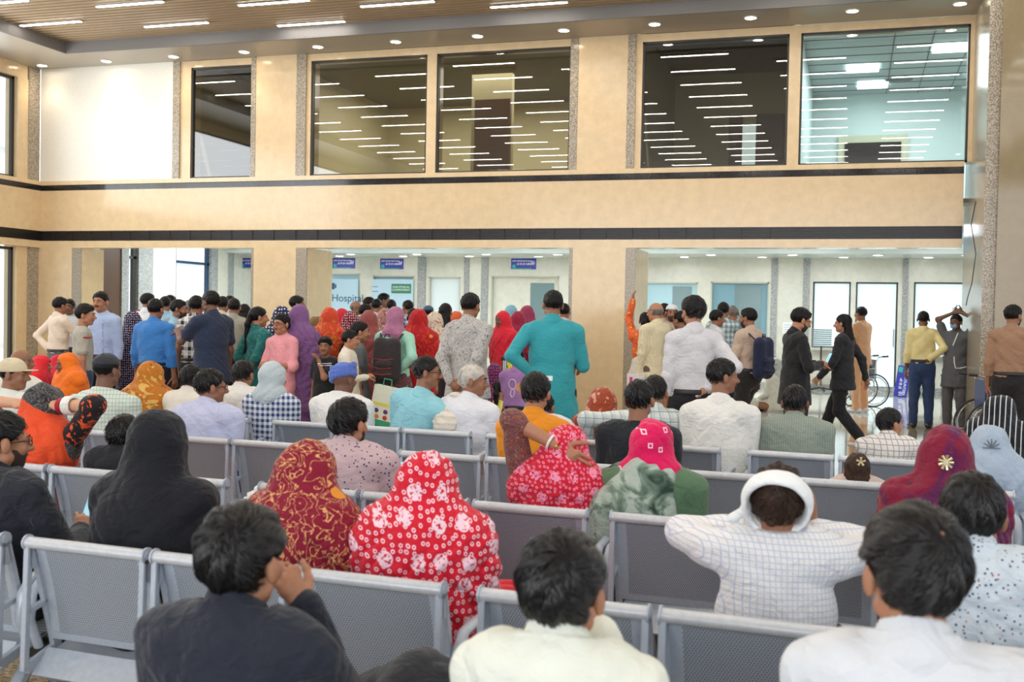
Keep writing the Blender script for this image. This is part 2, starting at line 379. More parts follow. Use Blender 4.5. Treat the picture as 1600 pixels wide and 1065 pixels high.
# ------------------------------------------------ linear lights in the slatted ceiling
M_STRIP = emit('tube_light', (255, 250, 240), 26)
px0 = [(-13.2, 14.8), (-11.2, 14.15), (-9.0, 14.6), (-7.2, 13.9), (-5.3, 14.4), (-3.35, 13.75), (-1.4, 14.2), (0.6, 13.6), (2.6, 14.1), (4.6, 13.5)]
proto = empty('linear_light', (0, 0, 6.16))
MB().box(0, 1.2, -0.035, 0.035, 0, 0.02).build('housing', M_CHROME, proto); MB().box(0.01, 1.19, -0.028, 0.028, -0.006, 0.001).build('diffuser', M_STRIP, proto)
first = True
for ci, (x, y0) in enumerate(px0):
    for k in range(-1, 13):
        yy = y0 - k*1.19
        if yy > 15.9: continue
        o = proto if first else copy_tree(proto); first = False
        o.location = (x, yy, 6.16)
        P = np.array([x+0.6, yy, 6.16]) - np.array([0, 0, CAMH]); Z = P@fw; X_ = 800+FPX*(P@rt)/Z; Y_ = 532.5-FPX*(P@up)/Z
        seen = Z > 0 and -60 < X_ < 1660 and -5 < Y_
        if seen:
            lab = '%s white linear light from the left, %s line from the far ceiling edge' % (ORD[ci], ORD[k+1])
        else:
            lab = 'white linear light of the slatted ceiling seen only mirrored in the upper windows'
        tag(o, lab, 'ceiling light', 'linear lights in the slatted ceiling' if seen else 'linear lights mirrored in the upper windows')
# ------------------------------------------------ round downlights in the soffit
M_DOWN = emit('downlight_glow', (255, 240, 214), 26)
proto = empty('downlight', (0, 0, 6.0))
rg = MB(); rg.ring_loft([[(r_*math.cos(a), r_*math.sin(a), z_) for a in [2*math.pi*k/20 for k in range(20)]] for r_, z_ in ((0.10, 0.0), (0.098, -0.012), (0.082, -0.014), (0.08, -0.004))], cap=False)
rg.build('trim_ring', plain('white_enamel', (240, 238, 232), 0.4), proto, True); MB().disc((0, 0, -0.006), 0.082).build('lens', M_DOWN, proto)
for i in range(14):
    x = -14.4+i*1.43; y = 16.80-i*0.03
    if x > 1.6: break
    o = proto if i == 0 else copy_tree(proto); o.location = (x, y-0.1, 6.0)
    tag(o, '%s round downlight from the left corner, in the soffit above the upper windows' % ORD[i], 'ceiling light', 'round soffit downlights')
    d = bpy.data.lights.new('downlight_spot', 'SPOT'); d.energy = 17; d.color = (1, 0.86, 0.66); d.spot_size = R(110); d.spot_blend = 0.9; d.shadow_soft_size = 0.08
    s_ = bpy.data.objects.new('downlight_spot', d); col.objects.link(s_); s_.location = (x, y-0.1, 5.96)
# ================================================================== REAR HALL behind the columns
BY = 25.6
struct(MB().box(-15.1, 9, FY+0.3, BY+0.2, 3.28, 3.33).build('ceiling', plain('rear_ceiling', (205, 214, 212), 0.08)))
WX0 = -15.0
# solid wall pieces of the far wall: (x0,x1,z0,z1) left of openings
op = [(-14.9, -13.9, 0.95, 2.5), (-13.2, -12.1, 0.95, 2.55), (-11.75, -10.6, 0.95, 2.5), (-10.2, -9.35, 0.95, 2.48),
      (-8.55, -6.8, 0.95, 2.52), (-4.75, -3.45, 0.95, 2.4), (-3.15, -1.82, 0.95, 2.42), (-0.85, -0.03, 0.95, 2.44), (0.08, 0.97, 0.0, 2.44), (1.3, 2.42, 0.85, 2.45)]
wl = MB(); xx0 = WX0
for x0, x1, z0, z1 in op:
    wl.box(xx0, x0, BY, BY+0.2, 0, 2.97)
    wl.box(x0, x1, BY, BY+0.2, z1, 2.97)
    if z0: wl.box(x0, x1, BY, BY+0.2, 0, z0)
    xx0 = x1
wl.box(xx0, 9, BY, BY+0.2, 0, 2.97)
struct(wl.build('wall_back', M_CREAM2))
st = MB()
for x0, x1 in ((-13.6, -13.35), (-10.50, -10.28), (-9.25, -9.12), (-8.80, -8.62), (-1.78, -1.64), (-1.07, -0.92), (1.06, 1.18), (2.5, 2.64), (-5.2, -5.05)): st.box(x0, x1, BY-0.03, BY, 0, 2.97)
struct(st.build('trim_16', M_GRANG))
struct(MB().box(WX0, 9, BY-0.02, BY, 0, 0.12).build('baseboard_back', M_GRANG))
cp = MB(); cp.box(WX0, 9, BY-1.75, BY, 2.97, 3.06); struct(cp.build('trim_17', plain('canopy_white', (214, 222, 218), 0.25)))
cw = MB(); 
for k in range(16): cw.box(-14.5+k*1.45, -14.4+k*1.45, BY, BY+0.15, 3.06, 3.28)
struct(cw.build('trim_18', M_CREAM2))
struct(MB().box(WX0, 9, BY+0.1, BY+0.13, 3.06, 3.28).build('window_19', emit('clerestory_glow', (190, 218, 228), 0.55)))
# what fills the openings
M_FROSTE = emit('glowing_frosted_film', (222, 242, 248), 0.5)  # light from behind is put into the film as emission; no lit room modelled
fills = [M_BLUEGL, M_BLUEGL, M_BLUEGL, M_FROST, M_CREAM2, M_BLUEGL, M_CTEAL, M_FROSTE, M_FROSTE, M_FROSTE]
kk = 20
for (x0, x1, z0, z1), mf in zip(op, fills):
    fr = MB(); a = 0.035
    fr.box(x0, x0+a, BY+0.0, BY+0.1, z0, z1).box(x1-a, x1, BY, BY+0.1, z0, z1).box(x0, x1, BY, BY+0.1, z1-a, z1)
    if z0: fr.box(x0, x1, BY, BY+0.1, z0, z0+a)
    isdoor = z0 == 0 and x0 > -1
    o = struct(fr.build('door_2' if isdoor else 'window_%d' % kk, M_DARKFR if x0 < -15 or x0 > -1 else plain('frame_beige', (196, 196, 182), 0.4))); kk += 1
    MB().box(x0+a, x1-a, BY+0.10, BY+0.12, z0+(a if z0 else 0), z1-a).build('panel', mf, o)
    if isdoor:
        MB().tube([(x1-0.07, BY+0.09, 1.0), (x1-0.07, BY+0.03, 1.02), (x1-0.07, BY+0.03, 1.38), (x1-0.07, BY+0.09, 1.4)], 0.012).build('door_handle', M_CHROME, o, True)
# inner detail seen through the counter glass: partitions and counter shelves
ct = MB(); ct.box(-14.9, -1.8, BY-0.28, BY, 0.90, 0.95); ct.box(1.3, 2.42, BY-0.25, BY, 0.82, 0.86); ct.box(-0.9, 0.0, BY-0.25, BY, 0.90, 0.94)
o = ct.build('trim_19', plain('counter_top', (226, 222, 210), 0.2)); struct(o)
dk = MB()
for x0, x1, z1 in ((-7.55, -6.95, 2.35), (-4.05, -3.6, 2.3), (-2.6, -2.0, 2.35)): dk.box(x0, x1, BY+0.085, BY+0.1, 0.98, z1)
struct(dk.build('trim_20', plain('grey_glass_panel', (120, 146, 150), 0.15)))
# downlights on the canopy
proto = empty('downlight', (0, 0, 2.97))
MB().ring_loft([[(r_*math.cos(a), r_*math.sin(a), z_) for a in [2*math.pi*k/16 for k in range(16)]] for r_, z_ in ((0.12, 0.0), (0.118, -0.01), (0.10, -0.012))], cap=False).build('trim_ring', MATS['white_enamel'], proto, True)
MB().disc((0, 0, -0.008), 0.10).build('lens', emit('canopy_lamp', (250, 250, 255), 12), proto)
first = True; j = 0
for i in range(14):
    for rrow in (0, 1):
        x = -14.2+i*1.75+rrow*0.7; y = BY-0.5-rrow*0.8
        if x > 3: continue
        o = proto if first else copy_tree(proto); first = False; o.location = (x, y, 2.97)
        tag(o, '%s small round lamp from the left under the %s edge of the white canopy' % (ORD[i], 'front' if rrow else 'wall'), 'ceiling light', 'canopy downlights')
for i in range(6):
    area_light('rear_hall_lamp', (-13.5+i*3.1, 21.4, 3.24), (0, 0, 0), 1.6, 2.5, 95, (0.93, 0.98, 1))
# glazed left end wall of the rear hall
def lwy(px): 
    d = ray(px, 500); return -15.0/d[0]*d[1]
def lspan(name, px0_, px1_, mat, z0=0.0, z1=3.28, t0=0.0):
    return struct(MB().box(-15.12, -15.0+t0, lwy(px0_), lwy(px1_), z0, z1).build(name, mat))
lspan('door_3', 155, 188, M_BROWND, 0, 2.9)
struct(MB().box(-15.12, -15.0, 17.3, lwy(155), 0, 3.28).box(-15.12, -15.0, lwy(155), lwy(188), 2.9, 3.28).box(-15.12, -15.0, lwy(237), lwy(274), 0, 3.28).box(-15.12, -15.0, lwy(338), 25.6, 0, 3.28).build('wall_end', M_CREAM2))
lspan('trim_21', 188, 199, M_GRANG, t0=.03); lspan('trim_22', 214, 237, M_GRANG, t0=.03); lspan('trim_23', 328, 338, M_GRANG, t0=.03); lspan('trim_24', 355, 363, M_GRANG, t0=.03)
for i_, (a_, b_) in enumerate(((199, 214), (274, 328))):
    y0, y1 = lwy(a_), lwy(b_)
    fr = MB(); fr.box(-15.1, -15.02, y0, y0+.05, 0, 3.28).box(-15.1, -15.02, y1-.12, y1-.04, 0, 3.28).box(-15.1, -15.02, y0, y1, 2.62, 2.68).box(-15.1, -15.02, y0, y1, 0, .1)
    wo = struct(fr.build('window_%d' % (30+i_), plain('blue_frame', (36, 60, 92), 0.4) if i_ else M_DARKFR))
    meshobj('pane', [(-15.06, y0+.05, .1), (-15.06, y1-.12, .1), (-15.06, y1-.12, 3.28), (-15.06, y0+.05, 3.28)], [(0, 1, 2, 3)], M_GLASSC, wo, False)
# ------------------------------------------------ hanging registration signs
M_SIGN = plain('sign_blue', (46, 52, 150), 0.35); M_SIGNT = plain('sign_white', (245, 246, 250), 0.4); M_SIGNG = plain('sign_green', (40, 160, 150), 0.4)
def reg_sign(px, py, num, lab):
    P = at_row(px, py, BY-0.9); e = empty('hanging_sign', (P[0], P[1], P[2])); rz = 2.972-P[2]; tag(e, lab, 'sign', 'hanging counter signs')
    MB().box(-0.31, 0.31, 0, 0.02, -0.13, 0.13).build('board', M_SIGN, e)
    rod = MB(); rod.tube([(-0.25, 0.01, 0.12), (-0.25, 0.01, rz)], 0.005); rod.build('rod', M_CHROME, e)
    rod = MB(); rod.tube([(0.25, 0.01, 0.12), (0.25, 0.01, rz)], 0.005); rod.build('rod', M_CHROME, e)
    text_mesh('lettering', 'OPD REGISTRATION', 0.052, M_SIGNT, e, (-0.28, -0.003, 0.05), (R(90), 0, 0))
    text_mesh('hindi_lettering', '\u0913 \u092a\u0940 \u0921\u0940 \u092a\u0902\u091c\u0940\u0915\u0930\u0923', 0.062, M_SIGNT, e, (-0.17, -0.003, -0.03), (R(90), 0, 0))
    text_mesh('number', num, 0.10, M_SIGNT, e, (0.18, -0.003, 0.0), (R(90), 0, 0))
    d = MB(); d.ring_loft([[(-0.235+0.045*math.cos(a), y_, -0.06+0.045*math.sin(a)) for a in [2*math.pi*k/16 for k in range(16)]] for y_ in (-0.004, 0.001)]); d.build('emblem', M_SIGNG, e)
    MB().box(-0.29, 0.2, -0.003, 0.001, -0.125, -0.105).build('green_strip', M_SIGNG, e)
reg_sign(537, 411, '03', 'blue hanging counter sign above the Hospital poster')
reg_sign(612, 412, '04', 'blue hanging counter sign above the green speech bubble poster')
reg_sign(818, 412, '05', 'blue hanging counter sign nearest the wide column, above the red saris')
reg_sign(392, 411, '02', 'blue hanging counter sign partly hidden behind the left column')
# posters in counters
def poster(x0, x1, y0, y1, lab):
    A = at_row(x0, y0, BY-0.06); B = at_row(x1, y1, BY-0.06)
    e = empty('poster', (A[0], BY-0.06, B[2])); tag(e, lab, 'poster')
    MB().box(0, B[0]-A[0], 0, 0.01, 0, A[2]-B[2]).build('sheet', plain('poster_blue', (186, 214, 230), 0.4), e)
    return e, B[0]-A[0], A[2]-B[2]
M_INK = plain('ink_blue', (44, 84, 120), 0.5)
e, pw, ph = poster(517, 559, 436, 486, 'pale blue poster reading Hospital behind the counter glass')
text_mesh('lettering', 'Hospital', 0.27, M_INK, e, (0.03, -0.003, ph*0.30), (R(90), 0, 0)); MB().box(0.0, 0.11, -0.004, 0, ph*0.68, ph*0.88).build('logo', M_INK, e)
MB().box(0.12, 0.16, -0.004, 0, ph*0.72, ph*0.84).build('logo', M_INK, e)
e, pw, ph = poster(581, 645, 436, 486, 'pale blue poster with a green speech bubble heading')
MB().box(pw*0.48, pw*0.95, -0.006, 0, ph*0.56, ph*0.86).build('bubble', plain('bubble_green', (44, 130, 90), 0.4), e, bevel=0.02)
text_mesh('lettering', 'OUR ETHICAL\nCOMMITMENT', 0.075, M_SIGNT, e, (pw*0.715, -0.009, ph*0.73), (R(90), 0, 0), align='CENTER')
for k in range(2): MB().box(0.02, 0.18, -0.003, 0, ph*(0.6+0.15*k), ph*(0.62+0.15*k)).build('text_line', M_INK, e)
# notice sheet on the far wall
P = at_row(1232, 512, BY-0.02); o = MB().box(-0.13, 0.13, 0, 0.01, -0.13, 0.13).build('notice', M_SIGNT, loc=tuple(P)); tag(o, 'white paper notice stuck on the far wall beside the counter window', 'notice')
for k in range(4): MB().box(-0.1, 0.1, -0.003, 0, 0.06-k*0.05, 0.07-k*0.05).build('text_line', plain('ink_grey', (150, 160, 165), 0.6), o)
# blue sign leaning on the granite strip, its words turned on end
P = at_depth(1399, 615, 24.0); e = empty('leaning_sign', (1.0, 23.95, 0.0)); tag(e, 'blue signboard with sideways words COUNTERS 01 leaning on the grey strip', 'sign')
e.rotation_euler = (R(-8), R(8), 0)
MB().box(-0.13, 0.13, 0, 0.02, 0, 0.66).build('board', M_SIGN, e)
text_mesh('lettering', 'OPD COUNTERS', 0.075, M_SIGNT, e, (0.03, -0.004, 0.62), (R(90), R(90), 0)); text_mesh('number', '01', 0.10, M_SIGNT, e, (-0.04, -0.004, 0.12), (R(90), R(90), 0))
text_mesh('hindi_lettering', '\u0913 \u092a\u0940 \u0921\u0940', 0.07, M_SIGNT, e, (-0.06, -0.004, 0.40), (R(90), R(90), 0))
MB().box(-0.11, -0.03, -0.004, 0, 0.52, 0.63).build('emblem', M_SIGNG, e)
# thin cable down the pillar
o = MB().tube([(1.56, 15.9, 3.2), (1.52, 16.0, 2.9), (1.58, 15.9, 2.5), (1.55, 16.0, 2.1), (1.50, 16.0, 1.9), (1.49, 16.05, 1.8)], 0.006).build('cable', plain('cable_black', (30, 30, 32), 0.5), None, True); tag(o, 'thin black cable hanging down beside the granite edge of the right pillar', 'cable')
# ================================================================== WAITING BENCHES (backs towards the camera)
def make_bench():
    e = empty('waiting_bench', (0, 0, 0))
    N, W, P = 3, 0.475, 0.50
    lean = 0.11
    # beam and legs
    MB().box(0.0, N*P, 0.20, 0.27, 0.335, 0.385).build('beam', plain('bench_dark_beam', (52, 54, 58), 0.4), e)
    for x in (0.10, N*P-0.10):
        for s in (-1, 1):
            lg = MB(); lg.tube([(x, 0.235, 0.345), (x, 0.235+s*0.10, 0.22), (x, 0.235+s*0.24, 0.05), (x, 0.235+s*0.29, 0.015)], [0.032, 0.028, 0.022, 0.02], 8, flat=0.7)
            l = lg.build('leg', M_BENCH, e, True)
            MB().ring_loft([[(x+r_*math.cos(a), 0.235+s*0.29+r_*math.sin(a), z_) for a in [2*math.pi*k/12 for k in range(12)]] for r_, z_ in ((0.03, 0.0), (0.03, 0.015), (0.015, 0.03))]).build('foot', M_CHROME, l, True)
    for i in range(N):
        x0 = i*P+0.0125; x1 = x0+W
        # seat pan: perforated, rolled front edge
        prof = [(0.10, 0.405), (0.17, 0.425), (0.35, 0.425), (0.50, 0.435), (0.545, 0.42), (0.56, 0.395), (0.545, 0.38), (0.53, 0.395), (0.50, 0.415), (0.35, 0.407), (0.17, 0.407), (0.10, 0.387)]
        MB().prism(prof, 0, x0+0.02, x1-0.02).build('seat', M_PERFSEAT, e, bevel=0)
        # rear apron plate
        MB().prism([(0.012, 0.355), (0.085, 0.425), (0.095, 0.415), (0.025, 0.345)], 0, x0+0.02, x1-0.02).build('apron', M_BENCH, e)
        # backrest sheet (slightly curved), framed by its plain border
        ys = lambda z: 0.018 + (0.79-z)/(0.79-0.45)*0.085
        poly = [(ys(z)+0.012*math.sin((z-0.45)/0.34*math.pi), z) for z in np.linspace(0.455, 0.785, 8)]
        poly2 = [(a+0.004, b) for a, b in reversed(poly)]
        bk = MB().prism(poly+poly2, 0, x0+0.055, x1-0.055).build('backrest', M_PERF, e, True)
        bd = MB()
        for a, b in ((x0+0.018, x0+0.055), (x1-0.055, x1-0.018)): bd.prism(poly+poly2, 0, a, b)
        zb = [(ys(z)-0.001, z) for z in (0.45, 0.475)]; bd.prism(zb+[(a+0.007, b) for a, b in reversed(zb)], 0, x0+0.018, x1-0.018)
        bd.build('backrest_border', M_BENCH, bk, True)
        # top bar: rounded hollow profile
        c = (0.012, 0.785); rad = 0.024
        bar = MB(); pr = [(c[0]+rad*math.cos(a)*0.95, c[1]+rad*math.sin(a)*0.8) for a in [2*math.pi*k/14 for k in range(14)]]
        bar.prism(pr, 0, x0+0.004, x1-0.004); tb_ = bar.build('top_bar', M_BENCHB, e, True)
        for xa in (x0, x1-0.006):
            cp_ = MB(); cp_.prism([(c[0]+0.028*math.cos(a), c[1]+0.026*math.sin(a)) for a in [2*math.pi*k/18 for k in range(18)]], 0, xa, xa+0.006)
            cp_.prism([(c[0]+0.013*math.cos(a), c[1]+0.013*math.sin(a)) for a in [2*math.pi*k/14 for k in range(14)]], 0, xa-0.003, xa+0.009)
            cp_.build('end_cap', M_BENCH, tb_, True)
        # cast side frames: a front rail, a rear rail and a cross tie leave two long openings
        for xa in (x0, x1-0.02):
            sf = MB(); xb = xa+0.02
            def rail(p, q, wd): 
                dx, dz = q[0]-p[0], q[1]-p[1]; L = math.hypot(dx, dz); nx, nz = -dz/L*wd/2, dx/L*wd/2
                sf.prism([(p[0]+nx, p[1]+nz), (q[0]+nx, q[1]+nz), (q[0]-nx, q[1]-nz), (p[0]-nx, p[1]-nz)], 0, xa, xb)
            rail((0.006, 0.775), (-0.008, 0.37), 0.022)
            rail((0.026, 0.775), (0.125, 0.42), 0.022)
            rail((0.0, 0.56), (0.085, 0.58), 0.018)
            rail((0.0, 0.375), (0.15, 0.42), 0.035)
            sf.prism([(0.002, 0.79), (0.03, 0.79), (0.045, 0.70), (0.0, 0.70)], 0, xa, xb)
            sf.build('side_frame', M_BENCH, e, bevel=0.003)
    # looped armrests at the ends
    for x in (-0.012, N*P+0.012):
        MB().tube([(x, 0.09, 0.42), (x, 0.05, 0.52), (x, 0.06, 0.60), (x, 0.10, 0.645), (x, 0.20, 0.655), (x, 0.34, 0.65), (x, 0.42, 0.62), (x, 0.43, 0.55), (x, 0.40, 0.42)], 0.018, 10, flat=0.8).build('armrest', M_BENCH, e, True)
    return e
rows = [('front visible row', 2.745, -0.052, [-4.11, -2.545, -0.965, 0.60]),
        ('second visible row', 4.03, -0.052, [-5.65, -4.085, -2.44, -0.875, 0.69]),
        ('third visible row', 5.33, -0.05, [-7.05, -5.48, -3.90, -2.335, -0.77, 0.80]),
        ('fourth and farthest row', 6.31, -0.078, [-7.0, -5.44, -3.77, -2.19, -0.56, 1.04]),
        ('row below the lower edge', 1.35, -0.05, [-2.5, -0.93, 0.62])]
proto = make_bench(); first = True
for rn, y0, m_, xs in rows:
    for i, x in enumerate(xs):
        o = proto if first else copy_tree(proto); first = False
        o.location = (x, y0+m_*x, 0); o.rotation_euler = (0, 0, math.atan(m_))
        tag(o, 'silver three-seat metal bench, %s from the left in the %s' % (ORD[i], rn), 'bench', 'perforated metal waiting benches')
# ================================================================== SIGNED-DISTANCE BODIES
rng = random.Random(7)
def smin(a, b, k):
    h = np.maximum(k-np.abs(a-b), 0.0)/k
    return np.minimum(a, b) - h*h*k*0.25
def nrm(v): v = np.asarray(v, float); return v/(np.linalg.norm(v)+1e-9)
def cone(a, b, ra, rb, sx=1.0, sy=1.0, xax=None):
    """round cone from a to b; sx, sy stretch its section along xax and across it"""
    a = np.asarray(a, float); b = np.asarray(b, float); z = b-a; L = np.linalg.norm(z)+1e-6; z = z/L
    x = np.asarray(xax if xax is not None else (1, 0, 0), float); x = x-z*(x@z)
    if np.linalg.norm(x) < 1e-3: x = np.array([0, 1.0, 0])-z*z[1]
    x = x/np.linalg.norm(x); y = np.cross(z, x)
    return ('c', a, L, np.array([x, y, z]), ra, rb, sx, sy, max(ra, rb)*max(sx, sy, 1), b)
def ell(c, r, Rm=None):
    return ('e', np.asarray(c, float), np.asarray(r, float), np.eye(3) if Rm is None else np.asarray(Rm, float), max(r))
def bbox(p):
    if p[0] == 'c': return np.minimum(p[1], p[9])-p[8], np.maximum(p[1], p[9])+p[8]
    return p[1]-p[4], p[1]+p[4]
def dist(p, X):
    if p[0] == 'c':
        _, a, L, M, ra, rb, sx, sy, _, _ = p
        q = (X-a)@M.T; t = np.clip(q[..., 2]/L, 0, 1)
        d = np.sqrt((q[..., 0]/sx)**2+(q[..., 1]/sy)**2+(q[..., 2]-t*L)**2)-(ra+(rb-ra)*t)
        return d*min(sx, sy, 1.0)
    _, c, r, M, _ = p
    q = (X-c)@M.T; k0 = np.sqrt(((q/r)**2).sum(-1)); k1 = np.sqrt(((q/r**2)**2).sum(-1))+1e-9
    return k0*(k0-1)/k1
def snet(D, org, h):
    S = D < 0; nx, ny, nz = D.shape
    if not S.any(): return np.zeros((0, 3)), np.zeros((0, 4), int)
    cs = [S[i:nx-1+i, j:ny-1+j, k:nz-1+k] for i in (0, 1) for j in (0, 1) for k in (0, 1)]
    n = sum(c.astype(np.int8) for c in cs); act = (n > 0) & (n < 8)
    I, J, K = np.nonzero(act); idx = -np.ones(act.shape, np.int64); idx[I, J, K] = np.arange(len(I))
    acc = np.zeros((len(I), 3)); cnt = np.zeros(len(I))
    for ax in range(3):
        for u in (0, 1):
            for v in (0, 1):
                o = [0, 0, 0]; oth = [t for t in range(3) if t != ax]; o[oth[0]] = u; o[oth[1]] = v
                i, j, k = I+o[0], J+o[1], K+o[2]; e = [0, 0, 0]; e[ax] = 1
                a = D[i, j, k]; b = D[i+e[0], j+e[1], k+e[2]]; m = (a < 0) != (b < 0)
                t = np.where(m, a/np.where(m, a-b, 1), 0)
                p = np.tile(np.array(o, float), (len(I), 1)); p[:, ax] += t
                acc += p*m[:, None]; cnt += m
    V = np.stack([I, J, K], 1)+acc/np.maximum(cnt, 1)[:, None]
    F = []
    for ax in range(3):
        sl0 = [slice(None)]*3; sl1 = [slice(None)]*3; sl0[ax] = slice(0, -1); sl1[ax] = slice(1, None)
        A = S[tuple(sl0)]; B = S[tuple(sl1)]; o1, o2 = [(1, 2), (2, 0), (0, 1)][ax]
        P = np.stack(np.nonzero(A != B), 1)
        ok = (P[:, o1] > 0) & (P[:, o2] > 0) & (P[:, o1] < D.shape[o1]-1) & (P[:, o2] < D.shape[o2]-1); P = P[ok]
        def c(d1, d2):
            Q = P.copy(); Q[:, o1] -= d1; Q[:, o2] -= d2; return idx[Q[:, 0], Q[:, 1], Q[:, 2]]
        q = np.stack([c(1, 1), c(0, 1), c(0, 0), c(1, 0)], 1)
        inv = ~A[P[:, 0], P[:, 1], P[:, 2]]; q[inv] = q[inv][:, ::-1]; F.append(q)
    F = np.concatenate(F); F = F[(F >= 0).all(1)]
    return V*h+org, F
def surf(prims, h, k=0.03, post=None, relax=1):
    lo = np.min([bbox(p)[0] for p in prims], 0)-2*h-k*0.5-0.012; hi = np.max([bbox(p)[1] for p in prims], 0)+2*h+k*0.5+0.012
    n = np.ceil((hi-lo)/h).astype(int)+1
    D = np.full(tuple(n), 9.0)
    ax = [lo[i]+np.arange(n[i])*h for i in range(3)]
    for p in prims:
        a, b = bbox(p); a = a-k-3*h-0.015; b = b+k+3*h+0.015
        i0 = np.clip(((a-lo)/h).astype(int), 0, n); i1 = np.clip(np.ceil((b-lo)/h).astype(int)+1, 0, n)
        s = tuple(slice(i0[i], i1[i]) for i in range(3))
        if any(i1[i] <= i0[i] for i in range(3)): continue
        X = np.stack(np.meshgrid(ax[0][s[0]], ax[1][s[1]], ax[2][s[2]], indexing='ij'), -1)
        D[s] = smin(D[s], dist(p, X), k)
    if post is not None:
        m = D < 0.12; idx = np.nonzero(m)
        X = np.stack([ax[0][idx[0]], ax[1][idx[1]], ax[2][idx[2]]], -1); D[idx] = post(X, D[idx])
    return snet(D, lo, h)
def merge(parts):
    V = []; F = []; b = 0
    for v, f in parts:
        if len(v) == 0: continue
        V.append(v); F.append(f+b); b += len(v)
    return np.concatenate(V), np.concatenate(F)
def rotm(yaw=0, pitch=0, roll=0):
    cyw, syw = math.cos(yaw), math.sin(yaw); cp, sp = math.cos(pitch), math.sin(pitch); cr, sr = math.cos(roll), math.sin(roll)
    Rz = np.array([[cyw, -syw, 0], [syw, cyw, 0], [0, 0, 1]]); Rx = np.array([[1, 0, 0], [0, cp, -sp], [0, sp, cp]]); Ry = np.array([[cr, 0, sr], [0, 1, 0], [-sr, 0, cr]])
    return Rz@Rx@Ry
def ik(S, Wt, hint, a, b):
    d = Wt-S; L = np.linalg.norm(d); Lm = (a+b)*0.995
    if L > Lm: d = d/L*Lm; Wt = S+d; L = Lm
    u = d/L; x = (a*a-b*b+L*L)/(2*L); hgt = math.sqrt(max(a*a-x*x, 0)); hn = np.asarray(hint, float); hn = hn-u*(hn@u); hn = nrm(hn)
    return S+u*x+hn*hgt, Wt
# arm poses: wrist offset from the shoulder (x outward), elbow hint, hand direction (x outward) or None, curl
ARM = {'down': ((.05, .03, -.54), (.3, -1, 0), None, .35), 'akimbo': ((-.07, -.10, -.36), (.8, -.6, 0), (-.9, -.1, -.3), .5), 'behind': ((-.13, -.19, -.46), (1, -.5, 0), (-.8, -.1, -.6), .7),
       'lap': ((-.07, .30, -.40), (.25, -.8, -.6), (-.3, .9, -.2), .5), 'phone': ((-.09, .32, -.20), (.5, 0, -1), (-.4, .7, .5), .9), 'headback': ((-.07, .13, .06), (.6, .5, -.12), (-.8, .3, .5), .6), 'headside': ((-.06, -.02, .19), (1, -.1, .0), (-1, .1, .35), .25), 'headover': ((-.19, -.07, .17), (.9, -.1, 1.2), (-.8, -.15, -.5), .35),
       'headtop': ((-.11, -.03, .36), (1, .1, .1), (-.9, .0, .3), .3), 'up': ((.03, .12, .50), (.6, .3, -1), (0, .1, 1), .5), 'chin': ((-.12, .20, .04), (.2, .6, -1), (-.5, -.1, .8), .9),
       'fwd': ((-.08, .42, -.10), (.5, 0, -1), None, .4), 'cross': ((-.25, .22, -.24), (1, .2, -.5), (-1, .1, 0), .5), 'hold': ((-.10, .25, -.24), (.5, -.3, -.8), (-.5, .7, .2), .9),
       'rest': ((-.03, .28, -.42), (.12, -1, -.3), (0, 1, -.2), .5), 'out': ((.30, .10, -.22), (.4, -.6, .8), (.5, .4, -.6), .5), 'walk': ((.04, .24, -.46), (.3, -1, 0), None, .5), 'walkb': ((.04, -.22, -.48), (.3, -1, 0), None, .5)}
def hand(wr, d, s, curl, hs, side_hint):
    """palm, four separate fingers and a thumb from the wrist along d"""
    d = nrm(d); n = np.asarray(side_hint, float); n = n-d*(n@d); n = nrm(n) if np.linalg.norm(n) > 1e-3 else nrm(np.cross(d, [1, 0, 0.2])); x = np.cross(n, d)*s
    P = [cone(wr-d*0.02*hs, wr+d*0.055*hs, .026*hs, .030*hs, 1.15, .62, x), cone(wr+d*0.05*hs-x*.022*hs, wr+d*0.075*hs+x*.026*hs, .016*hs, .016*hs, 1, 1)]
    Fg = []
    for q, (o, L, r) in enumerate(((-.032, .062, .0078), (-.011, .074, .0085), (.011, .078, .0086), (.031, .070, .0084))):
        p = wr+d*(.078-abs(o)*.25)*hs+x*o*hs; dd = nrm(d+x*o*3); ang = curl*(0.55+0.08*q)
        for sg, l in enumerate((.45, .32, .25)):
            dd = nrm(dd*math.cos(ang)+n*math.sin(ang)); e = p+dd*L*l*hs
            Fg.append(cone(p, e, r*hs*(1-.1*sg), r*hs*(.92-.12*sg))); p = e
    p = wr+d*.02*hs+x*.03*hs; dd = nrm(d*.6+x*.75+n*.25)
    for l, r0_, r1_ in ((.036, .013, .0105), (.03, .0105, .0095), (.024, .0095, .0078)):
        e = p+dd*l*hs; Fg.append(cone(p, e, r0_*hs, r1_*hs)); p = e; dd = nrm(dd+d*.3+n*curl*.3)
    return P, Fg
M_SKIN = {k: plain('skin_'+k, c, 0.5, bump=0.08, bscale=200) for k, c in (('fair', (214, 164, 132)), ('tan', (176, 122, 92)), ('brown', (150, 102, 76)), ('dark', (120, 82, 63)))}
for mm in M_SKIN.values(): mm.node_tree.nodes['Principled BSDF'].inputs['Subsurface Weight'].default_value = 0.0
